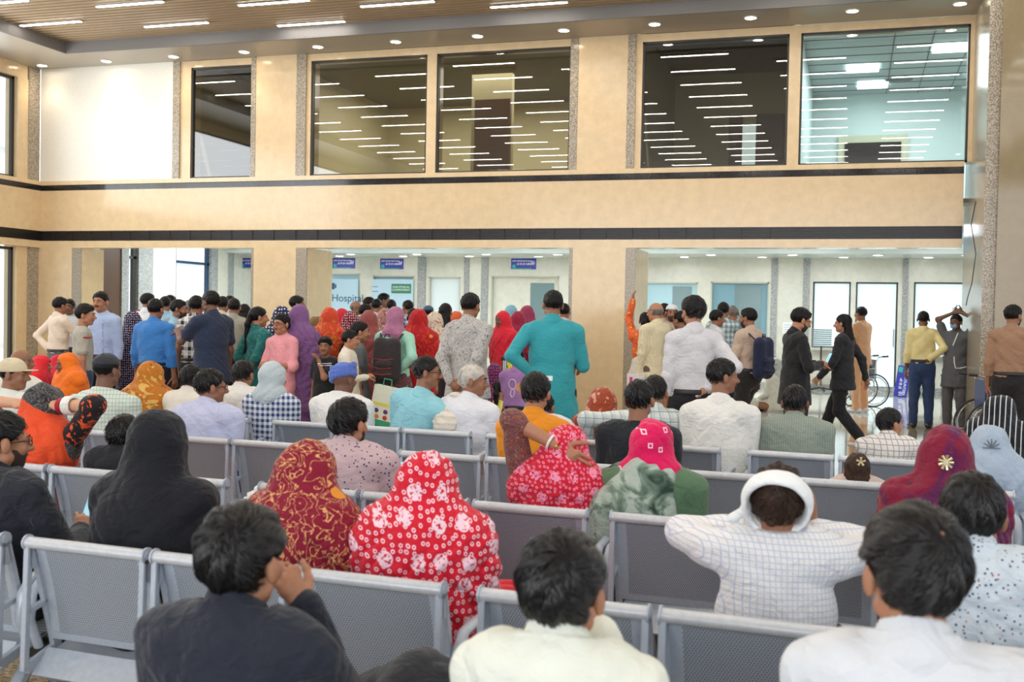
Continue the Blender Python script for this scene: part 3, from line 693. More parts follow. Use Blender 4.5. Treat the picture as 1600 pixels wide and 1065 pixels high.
def hairmat(name, c):
    m, t = newmat(name, c, 0.42, spec=0.22); n = t.node('ShaderNodeTexNoise', i_Scale=18.0, i_Detail=5.0); t.link(t.coords((1, 1, 0.25)), n.inputs['Vector'])
    cc = srgb(c); t.link(t.ramp(n.outputs[0], [(0.3, tuple(v*0.6 for v in cc)), (0.7, tuple(v*1.5 for v in cc))]), t.b.inputs['Base Color'])
    b = t.node('ShaderNodeBump', i_Strength=0.6, i_Distance=0.01); n2 = t.node('ShaderNodeTexNoise', i_Scale=120.0, i_Detail=3.0); t.link(t.coords((1, 1, 0.2)), n2.inputs['Vector'])
    t.link(n2.outputs[0], b.inputs['Height']); t.link(b.outputs[0], t.b.inputs['Normal']); return m
M_HAIR = {'black': hairmat('hair_black', (13, 10, 10)), 'brown': hairmat('hair_brown', (58, 40, 30)), 'grey': hairmat('hair_grey', (110, 106, 102)), 'white': hairmat('hair_white', (196, 190, 180))}
M_BEARD = plain('beard_stubble', (52, 38, 32), 0.7, bump=.3, bscale=300); M_STR = plain('hair_strand', (20, 16, 16), 0.26, spec=.55); M_EYE = plain('eye_white', (196, 184, 176), 0.4); M_IRIS = plain('iris_brown', (34, 20, 14), 0.2); M_LIP = plain('lip', (150, 78, 72), 0.45); M_FRAME = plain('spectacle_frame', (24, 22, 24), 0.25)
M_SHOE = plain('shoe_leather', (40, 34, 32), 0.4); M_SHOEW = plain('shoe_white', (214, 214, 214), 0.5); M_GOLD = plain('gold_metal', (212, 164, 76), 0.25, 1.0)
# ---------------------------------------------------------------- fabrics
def fab(name, base, kind='solid', c2=None, c3=None, s=1.0, rough=0.75, wr=0.5):
    m, t = newmat(name, base, rough, spec=0.25); b0 = srgb(base); c2_ = srgb(c2) if c2 else b0; c3_ = srgb(c3) if c3 else c2_
    co = t.coords()
    nf = t.node('ShaderNodeTexNoise', i_Scale=7.0, i_Detail=2.0); t.link(co, nf.inputs['Vector'])
    base_out = b0
    def flat():
        X, Y, Z = sep(); q = t.node('ShaderNodeCombineXYZ'); t.link(t.math('ADD', X, t.math('MULTIPLY', Y, .6)), q.inputs[0]); t.link(Z, q.inputs[1]); return q.outputs[0]
    def sep():
        q = t.node('ShaderNodeSeparateXYZ'); t.link(co, q.inputs[0]); return q.outputs
    def line(v, per, wid):  # 1 inside a stripe
        return t.math('LESS_THAN', t.math('FRACT', t.math('ADD', t.math('DIVIDE', v, per), 40.0)), wid)
    if kind == 'check':        # thin window-pane lines
        X, Y, Z = sep(); h = t.math('ADD', X, t.math('MULTIPLY', Y, 0.6)); a = line(h, 0.03*s, .16); b = line(Z, 0.03*s, .16)
        base_out = t.mix(t.math('MULTIPLY', t.math('MAXIMUM', a, b), .8), b0, c2_)
    elif kind == 'gingham':
        X, Y, Z = sep(); h = t.math('ADD', X, t.math('MULTIPLY', Y, 0.6)); a = line(h, 0.045*s, .5); b = line(Z, 0.045*s, .5)
        base_out = t.mix(t.math('MULTIPLY', t.math('ADD', a, b), .5), b0, c2_)
    elif kind == 'plaid':
        X, Y, Z = sep(); h = t.math('ADD', X, t.math('MULTIPLY', Y, 0.6)); a = line(h, 0.075*s, .5); b = line(Z, 0.075*s, .5); a2 = line(h, 0.075*s, .07); b2 = line(Z, 0.075*s, .07)
        o = t.mix(t.math('MULTIPLY', t.math('ADD', a, b), .5), b0, c2_); base_out = t.mix(t.math('MAXIMUM', a2, b2), o, c3_)
    elif kind == 'stripe':
        X, Y, Z = sep(); base_out = t.mix(line(X, 0.028*s, .22), b0, c2_)
    elif kind == 'hstripe':
        X, Y, Z = sep(); base_out = t.mix(line(Z, 0.03*s, .4), b0, c2_)
    elif kind == 'dots':
        v = t.node('ShaderNodeTexVoronoi', voronoi_dimensions='2D', i_Scale=30.0/s, i_Randomness=0.35); t.link(flat(), v.inputs['Vector']); base_out = t.mix(t.math('LESS_THAN', v.outputs['Distance'], .24), b0, c2_)
    elif kind == 'sparse':
        v = t.node('ShaderNodeTexVoronoi', voronoi_dimensions='2D', distance='CHEBYCHEV', i_Scale=12.0/s, i_Randomness=0.6); t.link(flat(), v.inputs['Vector'])
        d = v.outputs['Distance']; base_out = t.mix(t.math('MULTIPLY', t.math('LESS_THAN', d, .13), t.math('GREATER_THAN', d, .07)), b0, c2_)
    elif kind == 'specks':
        v = t.node('ShaderNodeTexVoronoi', i_Scale=70.0/s, i_Randomness=0.9); t.link(co, v.inputs['Vector'])
        o = t.mix(t.math('LESS_THAN', v.outputs['Distance'], .22), b0, c2_)
        v2 = t.node('ShaderNodeTexVoronoi', i_Scale=48.0/s, i_Randomness=0.9); t.link(co, v2.inputs['Vector']); base_out = t.mix(t.math('LESS_THAN', v2.outputs['Distance'], .13), o, c3_)
    elif kind == 'bandhani':   # tie-dye: rings of small dots and spoked white flowers on the base colour
        v = t.node('ShaderNodeTexVoronoi', voronoi_dimensions='2D', i_Scale=10.0/s, i_Randomness=0.45); t.link(flat(), v.inputs['Vector'])
        fl = t.math('LESS_THAN', v.outputs['Distance'], .25); n = t.node('ShaderNodeTexNoise', i_Scale=90.0/s); t.link(co, n.inputs['Vector'])
        inner = t.mix(t.math('GREATER_THAN', n.outputs[0], .57), c2_, b0)
        o = t.mix(fl, b0, inner)
        v2 = t.node('ShaderNodeTexVoronoi', voronoi_dimensions='2D', i_Scale=40.0/s, i_Randomness=0.6); t.link(flat(), v2.inputs['Vector'])
        ring = t.math('MULTIPLY', t.math('LESS_THAN', v2.outputs['Distance'], .27), t.math('GREATER_THAN', v2.outputs['Distance'], .13))
        base_out = t.mix(t.math('MULTIPLY', ring, t.math('SUBTRACT', 1.0, fl)), o, c2_)
    elif kind in ('paisley', 'floral'):
        n = t.node('ShaderNodeTexNoise', i_Scale=(22.0 if kind == 'paisley' else 11.0)/s, i_Detail=2.0, i_Distortion=2.2); t.link(co, n.inputs['Vector'])
        d = t.math('ABSOLUTE', t.math('SUBTRACT', n.outputs[0], .5))
        if kind == 'paisley': o = t.mix(t.math('LESS_THAN', d, .022), b0, c2_)
        else: o = t.mix(t.math('GREATER_THAN', n.outputs[0], .58), b0, c2_)
        v = t.node('ShaderNodeTexVoronoi', i_Scale=9.0/s); t.link(co, v.inputs['Vector']); base_out = t.mix(t.math('LESS_THAN', v.outputs['Distance'], .18), o, c3_)
    elif kind == 'border':     # plain cloth with a dark printed border at its top and side edges
        X, Y, Z = sep(); n = t.node('ShaderNodeTexNoise', i_Scale=40.0, i_Detail=2.0, i_Distortion=2.5); t.link(co, n.inputs['Vector'])
        pt = t.mix(t.math('LESS_THAN', t.math('ABSOLUTE', t.math('SUBTRACT', n.outputs[0], .5)), .03), c2_, c3_)
        edge = t.math('MAXIMUM', t.math('GREATER_THAN', t.math('ADD', Z, t.math('MULTIPLY', X, .5)), s), t.math('GREATER_THAN', t.math('SUBTRACT', X, t.math('MULTIPLY', Z, -.15)), .33))
        base_out = t.mix(edge, b0, pt)
    elif kind == 'tiedye':
        n = t.node('ShaderNodeTexNoise', i_Scale=5.0/s, i_Detail=3.0, i_Distortion=1.0); t.link(co, n.inputs['Vector'])
        base_out = t.ramp(n.outputs[0], [(0.47, b0), (0.57, c2_), (0.67, c3_)])
    if base_out is b0: t.link(t.ramp(nf.outputs[0], [(0.3, tuple(v*0.94 for v in b0)), (0.7, tuple(min(1, v*1.04) for v in b0))]), t.b.inputs['Base Color'])
    else: t.link(base_out, t.b.inputs['Base Color'])
    # creases
    n = t.node('ShaderNodeTexNoise', i_Scale=13.0, i_Detail=4.0, i_Distortion=1.6); t.link(t.coords((1, 1, 1.5), (0.3, 0.2, 0)), n.inputs['Vector'])
    b = t.node('ShaderNodeBump', i_Strength=min(1, wr*.95), i_Distance=0.025); t.link(n.outputs[0], b.inputs['Height']); t.link(b.outputs[0], t.b.inputs['Normal'])
    t.b.inputs['Sheen Weight'].default_value = 0.15
    return m
_fc = {}
def F(base, kind='solid', c2=None, c3=None, s=1.0, rough=0.75, wr=0.5):
    key = (base, kind, c2, c3, s)
    if key not in _fc: _fc[key] = fab('fabric_%s_%d' % (kind, len(_fc)), base, kind, c2, c3, s, rough, wr)
    return _fc[key]
def folds(seed, amp, fz=1.0, vertical=False):
    r = np.random.RandomState(seed); ks = []
    for _ in range(5):
        v = r.randn(3)*(np.array([14, 14, 22]) if not vertical else np.array([24, 20, 4]))*fz; ks.append((v, r.rand()*6.28, amp*(.4+.5*r.rand())))
    def f(X):
        o = np.zeros(X.shape[:-1])
        for v, ph, a in ks: o += a*(1.15-1.9*np.sqrt(np.abs(np.sin(.6*(X@v)+ph+1.6*np.sin(X@v[::-1]*0.35)))+.02))
        return np.clip(o, -2.2*amp, 1.9*amp)
    return f
# hairline: hair stays above g(y) in the head frame
HLY = np.array([-.14, -.06, -.02, .012, .035, .06, .085, .14]); HLZ = np.array([-.082, -.080, -.040, .004, .018, .042, .056, .058])
def person(px=None, top=None, Z=None, Y=None, pose='stand', face=0.0, kid=0.0, kw=1.0, shirt=None, sleeve='full', hem=0.0, collar=True, pants=None, skirt=None, skin='brown', hair=('short', 'black'),
           arms=('down', 'down'), yaw=0.0, pitch=0.0, tilt=0.0, lean=0.0, side=0.0, feat=False, glasses=False, beard=None, drape=None, dm=None, shoes=None, legs=None, seat=0.43, label='', group=None, hs=None, shawl=None, seed=None, inner=None, bun=False, scalp=None, dx=0.0):
    global _pn
    seed = seed or rng.randint(0, 9999)
    if Y is not None: H3 = at_row(px, top, Y)
    else: H3 = at_depth(px, top, Z)
    Zc = (H3-np.array([0, 0, CAMH]))@fw
    htop = float(H3[2]); e = empty('person', (0, 0, 0)); tag(e, label, 'person', group)
    # --- scale: kt vertical torso scale, g general size
    if pose == 'stand':
        base = 0.0; g = htop/1.72; kt = g; pel_z = 0.93*g; 
    else:
        g = (0.95 if not kid else 1-kid); 
        lift = 0.09*g if pose != 'floor' else 0.10*g
        base = seat if pose != 'floor' else 0.0
        pel_z = base+lift; need = htop-pel_z; up_l = (0.79*g)*math.cos(abs(lean)*0.9); kt = g*min(max(need/up_l, 0.70), 1.15)
        if need/up_l < 0.70: g *= (need/up_l)/0.70; kt = 0.70*g
    if pose == 'stand' and kid: pass
    kh = hs*.93 if hs and Zc < 3 else (hs*.95 if hs else None) or (g if pose != 'stand' else max(g, 0.80 if g < .8 else .93)); kh = max(kh*(.95 if pose == 'seat' and Zc > 3 else 1), 0.74)
    T = rotm(0, -lean, side)                       # torso frame (lean forward > 0)
    pel = np.array([0, 0, pel_z])
    def tp(x, y, z): return pel+T@np.array([x*g*kw, y*g, (z-0.93)*kt])
    tx = T@np.array([1, 0, 0])
    tor = [(tp(0, -.005, .90), tp(0, -.005, 1.0), .142, .130, 1.05, .80), (tp(0, -.005, 1.0), tp(0, 0, 1.18), .126, .128, 1.04, .80), (tp(0, 0, 1.18), tp(0, -.005, 1.33), .130, .124, 1.16, .82),
           (tp(-.11, -.012, 1.385), tp(.11, -.012, 1.385), .070, .070, 1, 1), (tp(0, -.015, 1.37), tp(0, -.008, 1.47), .088, .058, 1.0, .85)]
    def torso(infl):
        o = []
        for i, (a, b, ra, rb, sx, sy) in enumerate(tor):
            o.append(cone(a, b, ra*g*(kw if i < 3 else 1)+infl, rb*g*(kw if i < 3 else 1)+infl, sx, sy, tx if i != 3 else T@np.array([0, 0, 1.0])))
        return o
    HR = T@rotm(-yaw, pitch, tilt) if False else rotm(yaw, -pitch, tilt)
    nb = tp(0, -.01, 1.47); hc = tp(0, .012, 1.515)+HR@np.array([0, 0.012, 0.085])*kh
    if pose != 'stand':  # keep the crown where the photograph has it
        dz = htop-0.115*kh-hc[2]
        hc = hc+np.array([0, 0, np.clip(dz, -.05, .05)])
    def hp(x, y, z): return hc+HR@np.array([x, y, z])*kh
    HM = HR.T
    # --- arms
    A = []
    for si, s in enumerate((-1, 1)):
        S = tp(s*.172, -.005, 1.385); spec = arms[si]; wo, hi, hd, cu = ARM[spec] if isinstance(spec, str) else spec
        Wt = S+(T if spec in ('lap', 'phone', 'hold', 'cross', 'fwd', 'rest') and abs(lean) < .05 else np.eye(3))@(np.array([wo[0]*s, wo[1], wo[2]])*g)
        if pose != 'stand' and spec in ('lap', 'rest'): Wt[2] = base+0.20*g
        E_, W_ = ik(S, Wt, np.array([hi[0]*s, hi[1], hi[2]]), .285*g, .255*g)
        fd = nrm(W_-E_); dd = nrm(np.array([hd[0]*s, hd[1], hd[2]])) if hd else fd
        A.append((S, E_, W_, dd, cu, s))
    # --- legs
    Lg = []
    for s in (-1, 1):
        hip = pel+np.array([s*.09*g*kw, 0, -.02*g])
        if pose == 'stand':
            k_, a_ = (np.array([s*.10*g, .02*g, .50*g]), np.array([s*.11*g, -.02*g, .075*g]))
            if legs == 'walk':
                k_, a_ = (np.array([s*.08*g, .16*g, .50*g]), np.array([s*.07*g, .30*g, .085*g])) if s > 0 else (np.array([s*.08*g, .02*g, .50*g]), np.array([s*.08*g, -.30*g, .13*g]))
            td = nrm([s*.25, 1, 0])
        elif pose == 'floor':
            k_, a_ = np.array([s*.33*g, .32*g, .12*g]), np.array([-s*.10*g, .36*g, .07*g]); td = nrm([-s, .4, 0])
        else:
            k_ = np.array([s*.14*g, .44*g, base+.075]); a_ = np.array([s*.13*g, .46*g, .09])
            if legs == 'crossed' and s > 0: k_ = np.array([.18*g, .40*g, base+.16]); a_ = np.array([-.16*g, .52*g, base+.10])
            if legs == 'high' and s > 0: k_ = np.array([.26*g, .42*g, base+.27]); a_ = np.array([.02*g, .58*g, base+.16])
            if legs == 'wide': k_ = np.array([s*.30*g, .36*g, base+.10])
            td = nrm([s*.2, 1, 0])
        Lg.append((hip, k_, a_, td, s))
    hb = .006 if Zc < 3 else .008 if Zc < 8.8 else .012 if Zc < 15 else .016
    hf = .004 if Zc < 3 else .005 if Zc < 9 else .006 if Zc < 15 else .008
    def sb(X, D):
        if pose != 'seat': return D
        z = X[..., 2]; ym = np.where(z < .86, -.215+np.clip(.8-z, 0, .5)*.26, -9.0+np.clip((.95-z)/.09, 0, 1)*8.7)
        return np.maximum(D, ym-X[..., 1])
    # --- body: one continuous figure
    prims = torso(-.022 if (shirt is not None or drape) else 0.0)+[cone(nb, hp(0, -.02, -.06), .056*g, .050*kh)]
    for S, E_, W_, dd, cu, s in A:
        prims += [cone(S, E_, .040*g if shirt is not None else .048*g, .036*g), cone(E_, W_, .037*g, .025*g)]
    for hip, k_, a_, td, s in Lg:
        prims += [cone(hip, k_, .082*g, .056*g), cone(k_, a_, .055*g, .036*g), cone(a_-np.array([0, 0, .02]), a_+td*.15*g-np.array([0, 0, .045*g]), .035*g, .026*g)]
    parts = [surf(prims, max(hb, .009)*1.1, .03)]
    hd_ = [ell(hp(0, -.012, .028), np.array([.074, .094, .086])*kh, HM), ell(hp(0, .022, -.035), np.array([.056, .068, .080])*kh, HM), ell(hp(0, .058, -.088), np.array([.026, .024, .022])*kh, HM),
           cone(hp(-.045, .005, -.06), hp(.045, .005, -.06), .024*kh, .024*kh), cone(hp(0, -.02, -.03), nb, .052*kh, .056*g), cone(hp(-.03, .078, .014), hp(.03, .078, .014), .014*kh, .014*kh),
           ell(hp(-.036, .064, -.03), np.array([.02, .02, .022])*kh, HM), ell(hp(.036, .064, -.03), np.array([.02, .02, .022])*kh, HM)]
    fine = [cone(hp(0, .088, .004), hp(0, .110, -.030), .008*kh, .014*kh), cone(hp(-.012, .094, -.034), hp(.012, .094, -.034), .009*kh, .009*kh)]
    ears = [ell(hp(s*.083, -.008, -.010), np.array([.012, .018, .031])*kh, HM) for s in (-1, 1)]
    parts.append(surf(hd_+fine+ears, hf, .014))
    for S, E_, W_, dd, cu, s in A:
        side_h = np.array([-s*.6, .3, -.4]) if not (isinstance(arms[0 if s < 0 else 1], str) and arms[0 if s < 0 else 1] in ('headback', 'headtop')) else np.array([0, 1, 0.2])
        P, Fg = hand(W_, dd, s, cu, g if g > .75 else .75, side_h)
        if Zc < 16: parts.append(surf(P+Fg+[cone(W_-nrm(W_-E_)*.03, W_, .027*g, .026*g)], .0036 if Zc < 6 else .005, .006))
        else: parts.append(surf(P+Fg, .007, .01))
    v, f = merge(parts); bo = meshobj('body', v, f, M_SKIN[skin], e)
    fo = folds(seed, .0042 if Zc < 5 else .0036 if Zc < 10 else .005)
    # --- top garment
    if shirt is not None:
        inf = .016*g; pr = torso(inf)
        cut = {'full': (1, .97), 'elbow': (1, .12), 'short': (.62, 0), 'none': (0.12, 0)}[sleeve]
        for S, E_, W_, dd, cu, s in A:
            if cut[0] < 1: pr.append(cone(S, S+(E_-S)*cut[0], .062*g, .060*g if sleeve != 'none' else .06*g))
            else:
                pr.append(cone(S, E_, .061*g, .049*g)); We = E_+(W_-E_)*cut[1]; pr.append(cone(E_, We, .049*g, .037*g if sleeve == 'full' else .048*g))
        hz = {0: .97 if pose == 'stand' else .86}.get(hem, hem); hemp = tp(0, 0, hz)
        if hem and pose == 'stand': pr.append(cone(tp(0, 0, 1.02), hemp, .158*g*kw, .192*g*kw, 1.05, .84, tx))
        if hem and pose != 'stand':
            for hip, k_, a_, td, s in Lg: pr.append(cone(hip, hip+(k_-hip)*.75, .105*g, .085*g))
        if collar: pr.append(cone(nb-np.array([0, 0, .012]), nb+(hc-nb)*.22, .066*g, .060*g, 1, 1))
        cz = hemp[2]-.02*g
        up_t = T@np.array([0, 0, 1.0])
        neckz = (nb+(hc-nb)*(.16 if collar else 0.0))
        def post(X, D):
            D = D+fo(X)
            if pose == 'stand': D = np.maximum(D, (cz-X[..., 2]))
            nn = nrm(hc-nb); dn = (X-neckz)@nn; rad = np.linalg.norm(X-neckz-dn[..., None]*nn, axis=-1)
            return sb(X, np.where(rad < .09*g, np.maximum(D, dn), D))
        v, f = surf(pr, hb, .02, post); meshobj('shirt', v, f, shirt, e)
        if inner is not None:   # open front showing another cloth
            pass
    if shirt is not None and collar and not drape and Zc < 16:
        nn_ = nrm(hc-nb); b0_ = nb-nn_*.022; tz = nb+nn_*.034*g
        v, f = surf([cone(b0_, nb+nn_*.03*g, .080*g, .064*g)], min(hb, .007), .01, lambda X, D: np.maximum(D, (X-tz)@nn_+(X[..., 1]-nb[1])*.25)); meshobj('collar', v, f, shirt, e)
    if pose == 'stand' and pants is not None and not hem and shirt is not None and Zc < 17:
        wz_ = pel_z+.06*g
        v, f = surf([cone(pel+np.array([0, -.005, -.03*g]), pel+np.array([0, -.005, .08*g]), .158*g*kw+.004, .154*g*kw+.004, 1.05, .86)], .009, .01, lambda X, D: np.maximum(D, np.abs(X[..., 2]-wz_)-.020)); meshobj('belt', v, f, M_SHOE, e)
    # --- lower garment
    if pants is not None:
        pr = [cone(pel+np.array([0, -.005, -.03*g]), pel+np.array([0, -.005, .07*g]), .148*g*kw, .140*g*kw, 1.05, .84)]
        for hip, k_, a_, td, s in Lg: pr += [cone(hip, k_, .096*g, .072*g), cone(k_, a_+np.array([0, 0, .0]), .071*g, .056*g)]
        fo2 = folds(seed+1, .006)
        wz = pel_z+.075*g
        def post2(X, D): return np.maximum(np.maximum(D+fo2(X), .035-X[..., 2]), X[..., 2]-wz-(np.maximum(X[..., 1]-.16, 0)*9 if pose != 'stand' else 0))
        v, f = surf(pr, max(hb, .009), .03, post2); meshobj('trousers', v, f, pants, e)
    if skirt is not None:
        if pose == 'stand': pr = [cone(pel+np.array([0, 0, .08*g]), pel-np.array([0, 0, .12*g]), .155*g*kw, .19*g*kw, 1.0, .85), cone(pel-np.array([0, 0, .12*g]), np.array([0, 0, .13]), .19*g*kw, .215*g*kw, 1.0, .9)]
        elif pose == 'floor': pr = [cone(pel, np.array([0, .2*g, .12]), .2*g, .16*g), cone(np.array([-.3*g, .3*g, .12]), np.array([.3*g, .3*g, .12]), .13*g, .13*g)]
        else:
            pr = [cone(pel-np.array([0, 0, .0]), pel+np.array([0, .02, .06]), .17*g, .155*g)]
            for hip, k_, a_, td, s in Lg: pr += [cone(hip, k_, .12*g, .105*g), cone(k_, a_, .11*g, .13*g)]
        fo3 = folds(seed+2, .009, 1.0, True)
        def post3(X, D): return np.maximum(D+fo3(X), .03-X[..., 2])
        v, f = surf(pr, max(hb, .011), .06, post3); meshobj('skirt', v, f, skirt, e)
    if shoes != 'none':
        for hip, k_, a_, td, s in Lg:
            a0 = a_-td*.03*g; a0 = np.array([a0[0], a0[1], a_[2]-.035*g]); b0 = a_+td*.16*g; b0[2] = a_[2]-.045*g
            v, f = surf([cone(a0, b0, .042*g, .034*g, 1, .8), cone(a0-td*.02, a0+td*.05+np.array([0, 0, .035]), .04*g, .036*g)], .009, .02, lambda X, D, z0=a_[2]-.078*g: np.maximum(D, z0-X[..., 2]))
            meshobj('shoe', v, f, shoes or M_SHOE, e)
    # --- hair
    if hair:
        kind, hcol = hair
        if drape in ('cap', 'skullcap') and kind != 'bald': kind = 'thin'
        hm = M_HAIR[hcol]; r = np.random.RandomState(seed)
        amp = .004; pr = None
        if kind in ('short', 'tousled', 'thin', 'bald', 'fringe'):
            th = {'short': .009, 'tousled': .015, 'thin': .006, 'bald': .006, 'fringe': .014}[kind]
            pr = [ell(hp(0, -.014, .030+th*.3), (np.array([.074, .094, .086])+th)*kh, HM)]
            if kind == 'short': pr.append(ell(hp(0, .025, .083), np.array([.056, .055, .024])*kh, HM))
            if kind in ('tousled', 'fringe'): pr.append(ell(hp(0, .045, .085), np.array([.055, .045, .026])*kh, HM))
        elif kind in ('long', 'ponytail', 'bun', 'plait'):
            pr = [ell(hp(0, -.016, .034), np.array([.083, .103, .094])*kh, HM)]
            if kind == 'long':
                pr += [cone(hp(0, -.06, .02), hp(0, -.085, -.16), .075*kh, .085*kh, 1.1, .6, HR@np.array([1., 0, 0])), cone(hp(0, -.085, -.16), hp(.0, -.10, -.40), .085*kh, .05*kh, 1.2, .5, HR@np.array([1., 0, 0]))]
            if kind == 'ponytail': pr += [cone(hp(0, -.10, .03), hp(0, -.13, -.08), .03*kh, .036*kh), cone(hp(0, -.13, -.08), hp(0, -.15, -.40), .036*kh, .018*kh)]
            if kind == 'bun': pr += [ell(hp(0, -.12, -.02), np.array([.045, .04, .045])*kh, HM)]
        if pr:
            hl = kind
            def posth(X, D):
                q = (X-hc)@HR/kh
                lim = np.interp(q[..., 1], HLY, HLZ)
                if hl in ('long', 'ponytail', 'plait', 'bun'): lim = np.where(q[..., 1] < 0.0, -9.0 if hl != 'bun' else lim, lim)
                D2 = D + (.0035 if hl != 'bald' else .001)*np.sin(q[..., 0]*95+seed)*np.sin(q[..., 1]*80+3)*np.sin(q[..., 2]*60+seed) + (.002 if hl != 'thin' else 0)*np.sin(q@np.array([210., 130., 60.]))
                D2 = D2+.011*kh*np.clip((.015-q[..., 2])/.08, 0, 1) if hl in ('short', 'tousled', 'thin', 'fringe') else D2
                D2 = np.maximum(D2, (lim-q[..., 2])*kh)
                if hl not in ('long', 'bun'): D2 = np.maximum(D2, (1-np.sqrt(((np.abs(q[..., 0])-.088)/.022)**2+((q[..., 1]+.004)/.024)**2+((q[..., 2]+.012)/.038)**2))*.02)
                if hl == 'bald': D2 = np.maximum(D2, (q[..., 2]-.035)*kh)
                return D2
            v, f = surf(pr, hf, .012, posth); ho = meshobj('hair', v, f, hm, e)
        if Zc < 8.8 and kind in ('short', 'tousled', 'fringe', 'thin') and drape not in ('cap', 'skullcap', 'hood'):
            strands(e, hp, HR, hc, kh, M_STR if hcol == 'black' else hm, seed, 9000 if Zc < 3 else 1500 if Zc < 5 else 800, .010 if kind != 'tousled' else .016, .0009 if Zc < 3 else .0012, kind, scalp)
    if scalp:
        wd = nrm(HR@nrm([scalp[1], -.78, .62])); c0 = hp(0, -.013, .030)+HR@(nrm([scalp[1], -.78, .62])*np.array([.074, .094, .086])*1.0)*kh*(1+scalp[2]); Ms = np.array([nrm(np.cross(wd, [1, 0, 0])), np.cross(wd, nrm(np.cross(wd, [1, 0, 0]))), wd])
        v, f = surf([ell(c0, (scalp[0], scalp[0]*.8, .004), Ms)], .002, .002); meshobj('bare_scalp', v, f, M_SKIN[skin], e)
    # --- face
    if feat:
        for s in (-1, 1):
            v, f = surf([ell(hp(s*.031, .079, .002), np.array([.0125, .008, .0055])*kh, HM)], .003, .002); eo = meshobj('eye', v, f, M_EYE, e)
            v, f = surf([ell(hp(s*.031, .0855, .002), np.array([.006, .003, .0058])*kh, HM)], .002, .002); meshobj('iris', v, f, M_IRIS, eo)
            m = MB(); m.tube([hp(s*.012, .096, .018), hp(s*.03, .095, .025), hp(s*.048, .082, .02)], [.0035*kh, .0042*kh, .002*kh], 6); m.build('eyebrow', M_HAIR['black'], e, True)
        m = MB(); m.tube([hp(-.022, .083, -.060), hp(-.008, .092, -.057), hp(.008, .092, -.057), hp(.022, .083, -.060)], [.003*kh, .006*kh, .006*kh, .003*kh], 6); m.build('lips', M_LIP, e, True)
    if glasses:
        for s in (-1, 1):
            m = MB(); m.tube([hp(s*(.032+.023*math.cos(a)), .102-.004*abs(math.cos(a)), .0+.018*math.sin(a)) for a in [2*math.pi*k/16 for k in range(17)]], .0018, 6, cap=False); g_ = m.build('spectacle_rim', M_FRAME, e, True)
            MB().tube([hp(s*.054, .098, .003), hp(s*.072, .06, .006), hp(s*.080, -.01, .0)], .0022, 6).build('temple', M_FRAME, g_, True)
        MB().tube([hp(-.01, .106, .003), hp(.01, .106, .003)], .002, 6).build('bridge', M_FRAME, e, True)
    if beard:
        if beard == 'moustache': v, f = surf([cone(hp(-.026, .082, -.050), hp(0, .100, -.044), .005*kh, .008*kh), cone(hp(.026, .082, -.050), hp(0, .100, -.044), .005*kh, .008*kh)], .003, .006); meshobj('moustache', v, f, M_HAIR['black'], e)
        else:
            def pb(X, D):
                q = (X-hc)@HR/kh; return np.maximum(D, np.maximum((q[..., 2]+.035+np.maximum(0, .05-q[..., 1])*-.6)*kh, -(q[..., 1]+.01)*kh))
            v, f = surf([ell(hp(0, .024, -.040), np.array([.0585, .0705, .0825])*kh, HM), ell(hp(0, .058, -.090), np.array([.028, .026, .025])*kh, HM)], hf, .014, pb); meshobj('beard', v, f, M_BEARD, e)
    # --- head coverings
    ctx = dict(e=e, hp=hp, HR=HR, HM=HM, hc=hc, kh=kh, g=g, kt=kt, kw=kw, tp=tp, pel=pel, nb=nb, hf=hf, hb=hb, seed=seed, pose=pose, base=base, T=T, A=A, Lg=Lg, tx=tx, torso=torso, Zc=Zc, sb=sb)
    if drape: cover(ctx, drape, dm)
    if shawl is not None:
        side_s, smat = shawl
        pr = [cone(tp(side_s*.09, .07, 1.30), tp(side_s*.10, -.02, 1.45), .035*g, .045*g, 1.3, .6), cone(tp(side_s*.10, -.02, 1.45), tp(side_s*.10, -.14, 1.28), .045*g, .05*g, 1.3, .5, tx), cone(tp(side_s*.10, -.14, 1.28), tp(side_s*.10, -.15, 1.0), .05*g, .055*g, 1.3, .4, tx)]
        v, f = surf(pr, hb, .02, lambda X, D: D+folds(seed+9, .004)(X)); meshobj('shoulder_cloth', v, f, smat, e)
    # --- place: head above the chosen pixel
    a = R(face); c_, s_ = math.cos(a), math.sin(a); hx, hy = hc[0]*c_-hc[1]*s_, hc[0]*s_+hc[1]*c_
    if pose == 'seat' or pose == 'floor' or pose == 'stand':
        e.location = (H3[0]-hx+dx, H3[1]-hy, 0); e.rotation_euler = (0, 0, a)
    ctx['loc'] = np.array(e.location); ctx['rot'] = a
    return ctx
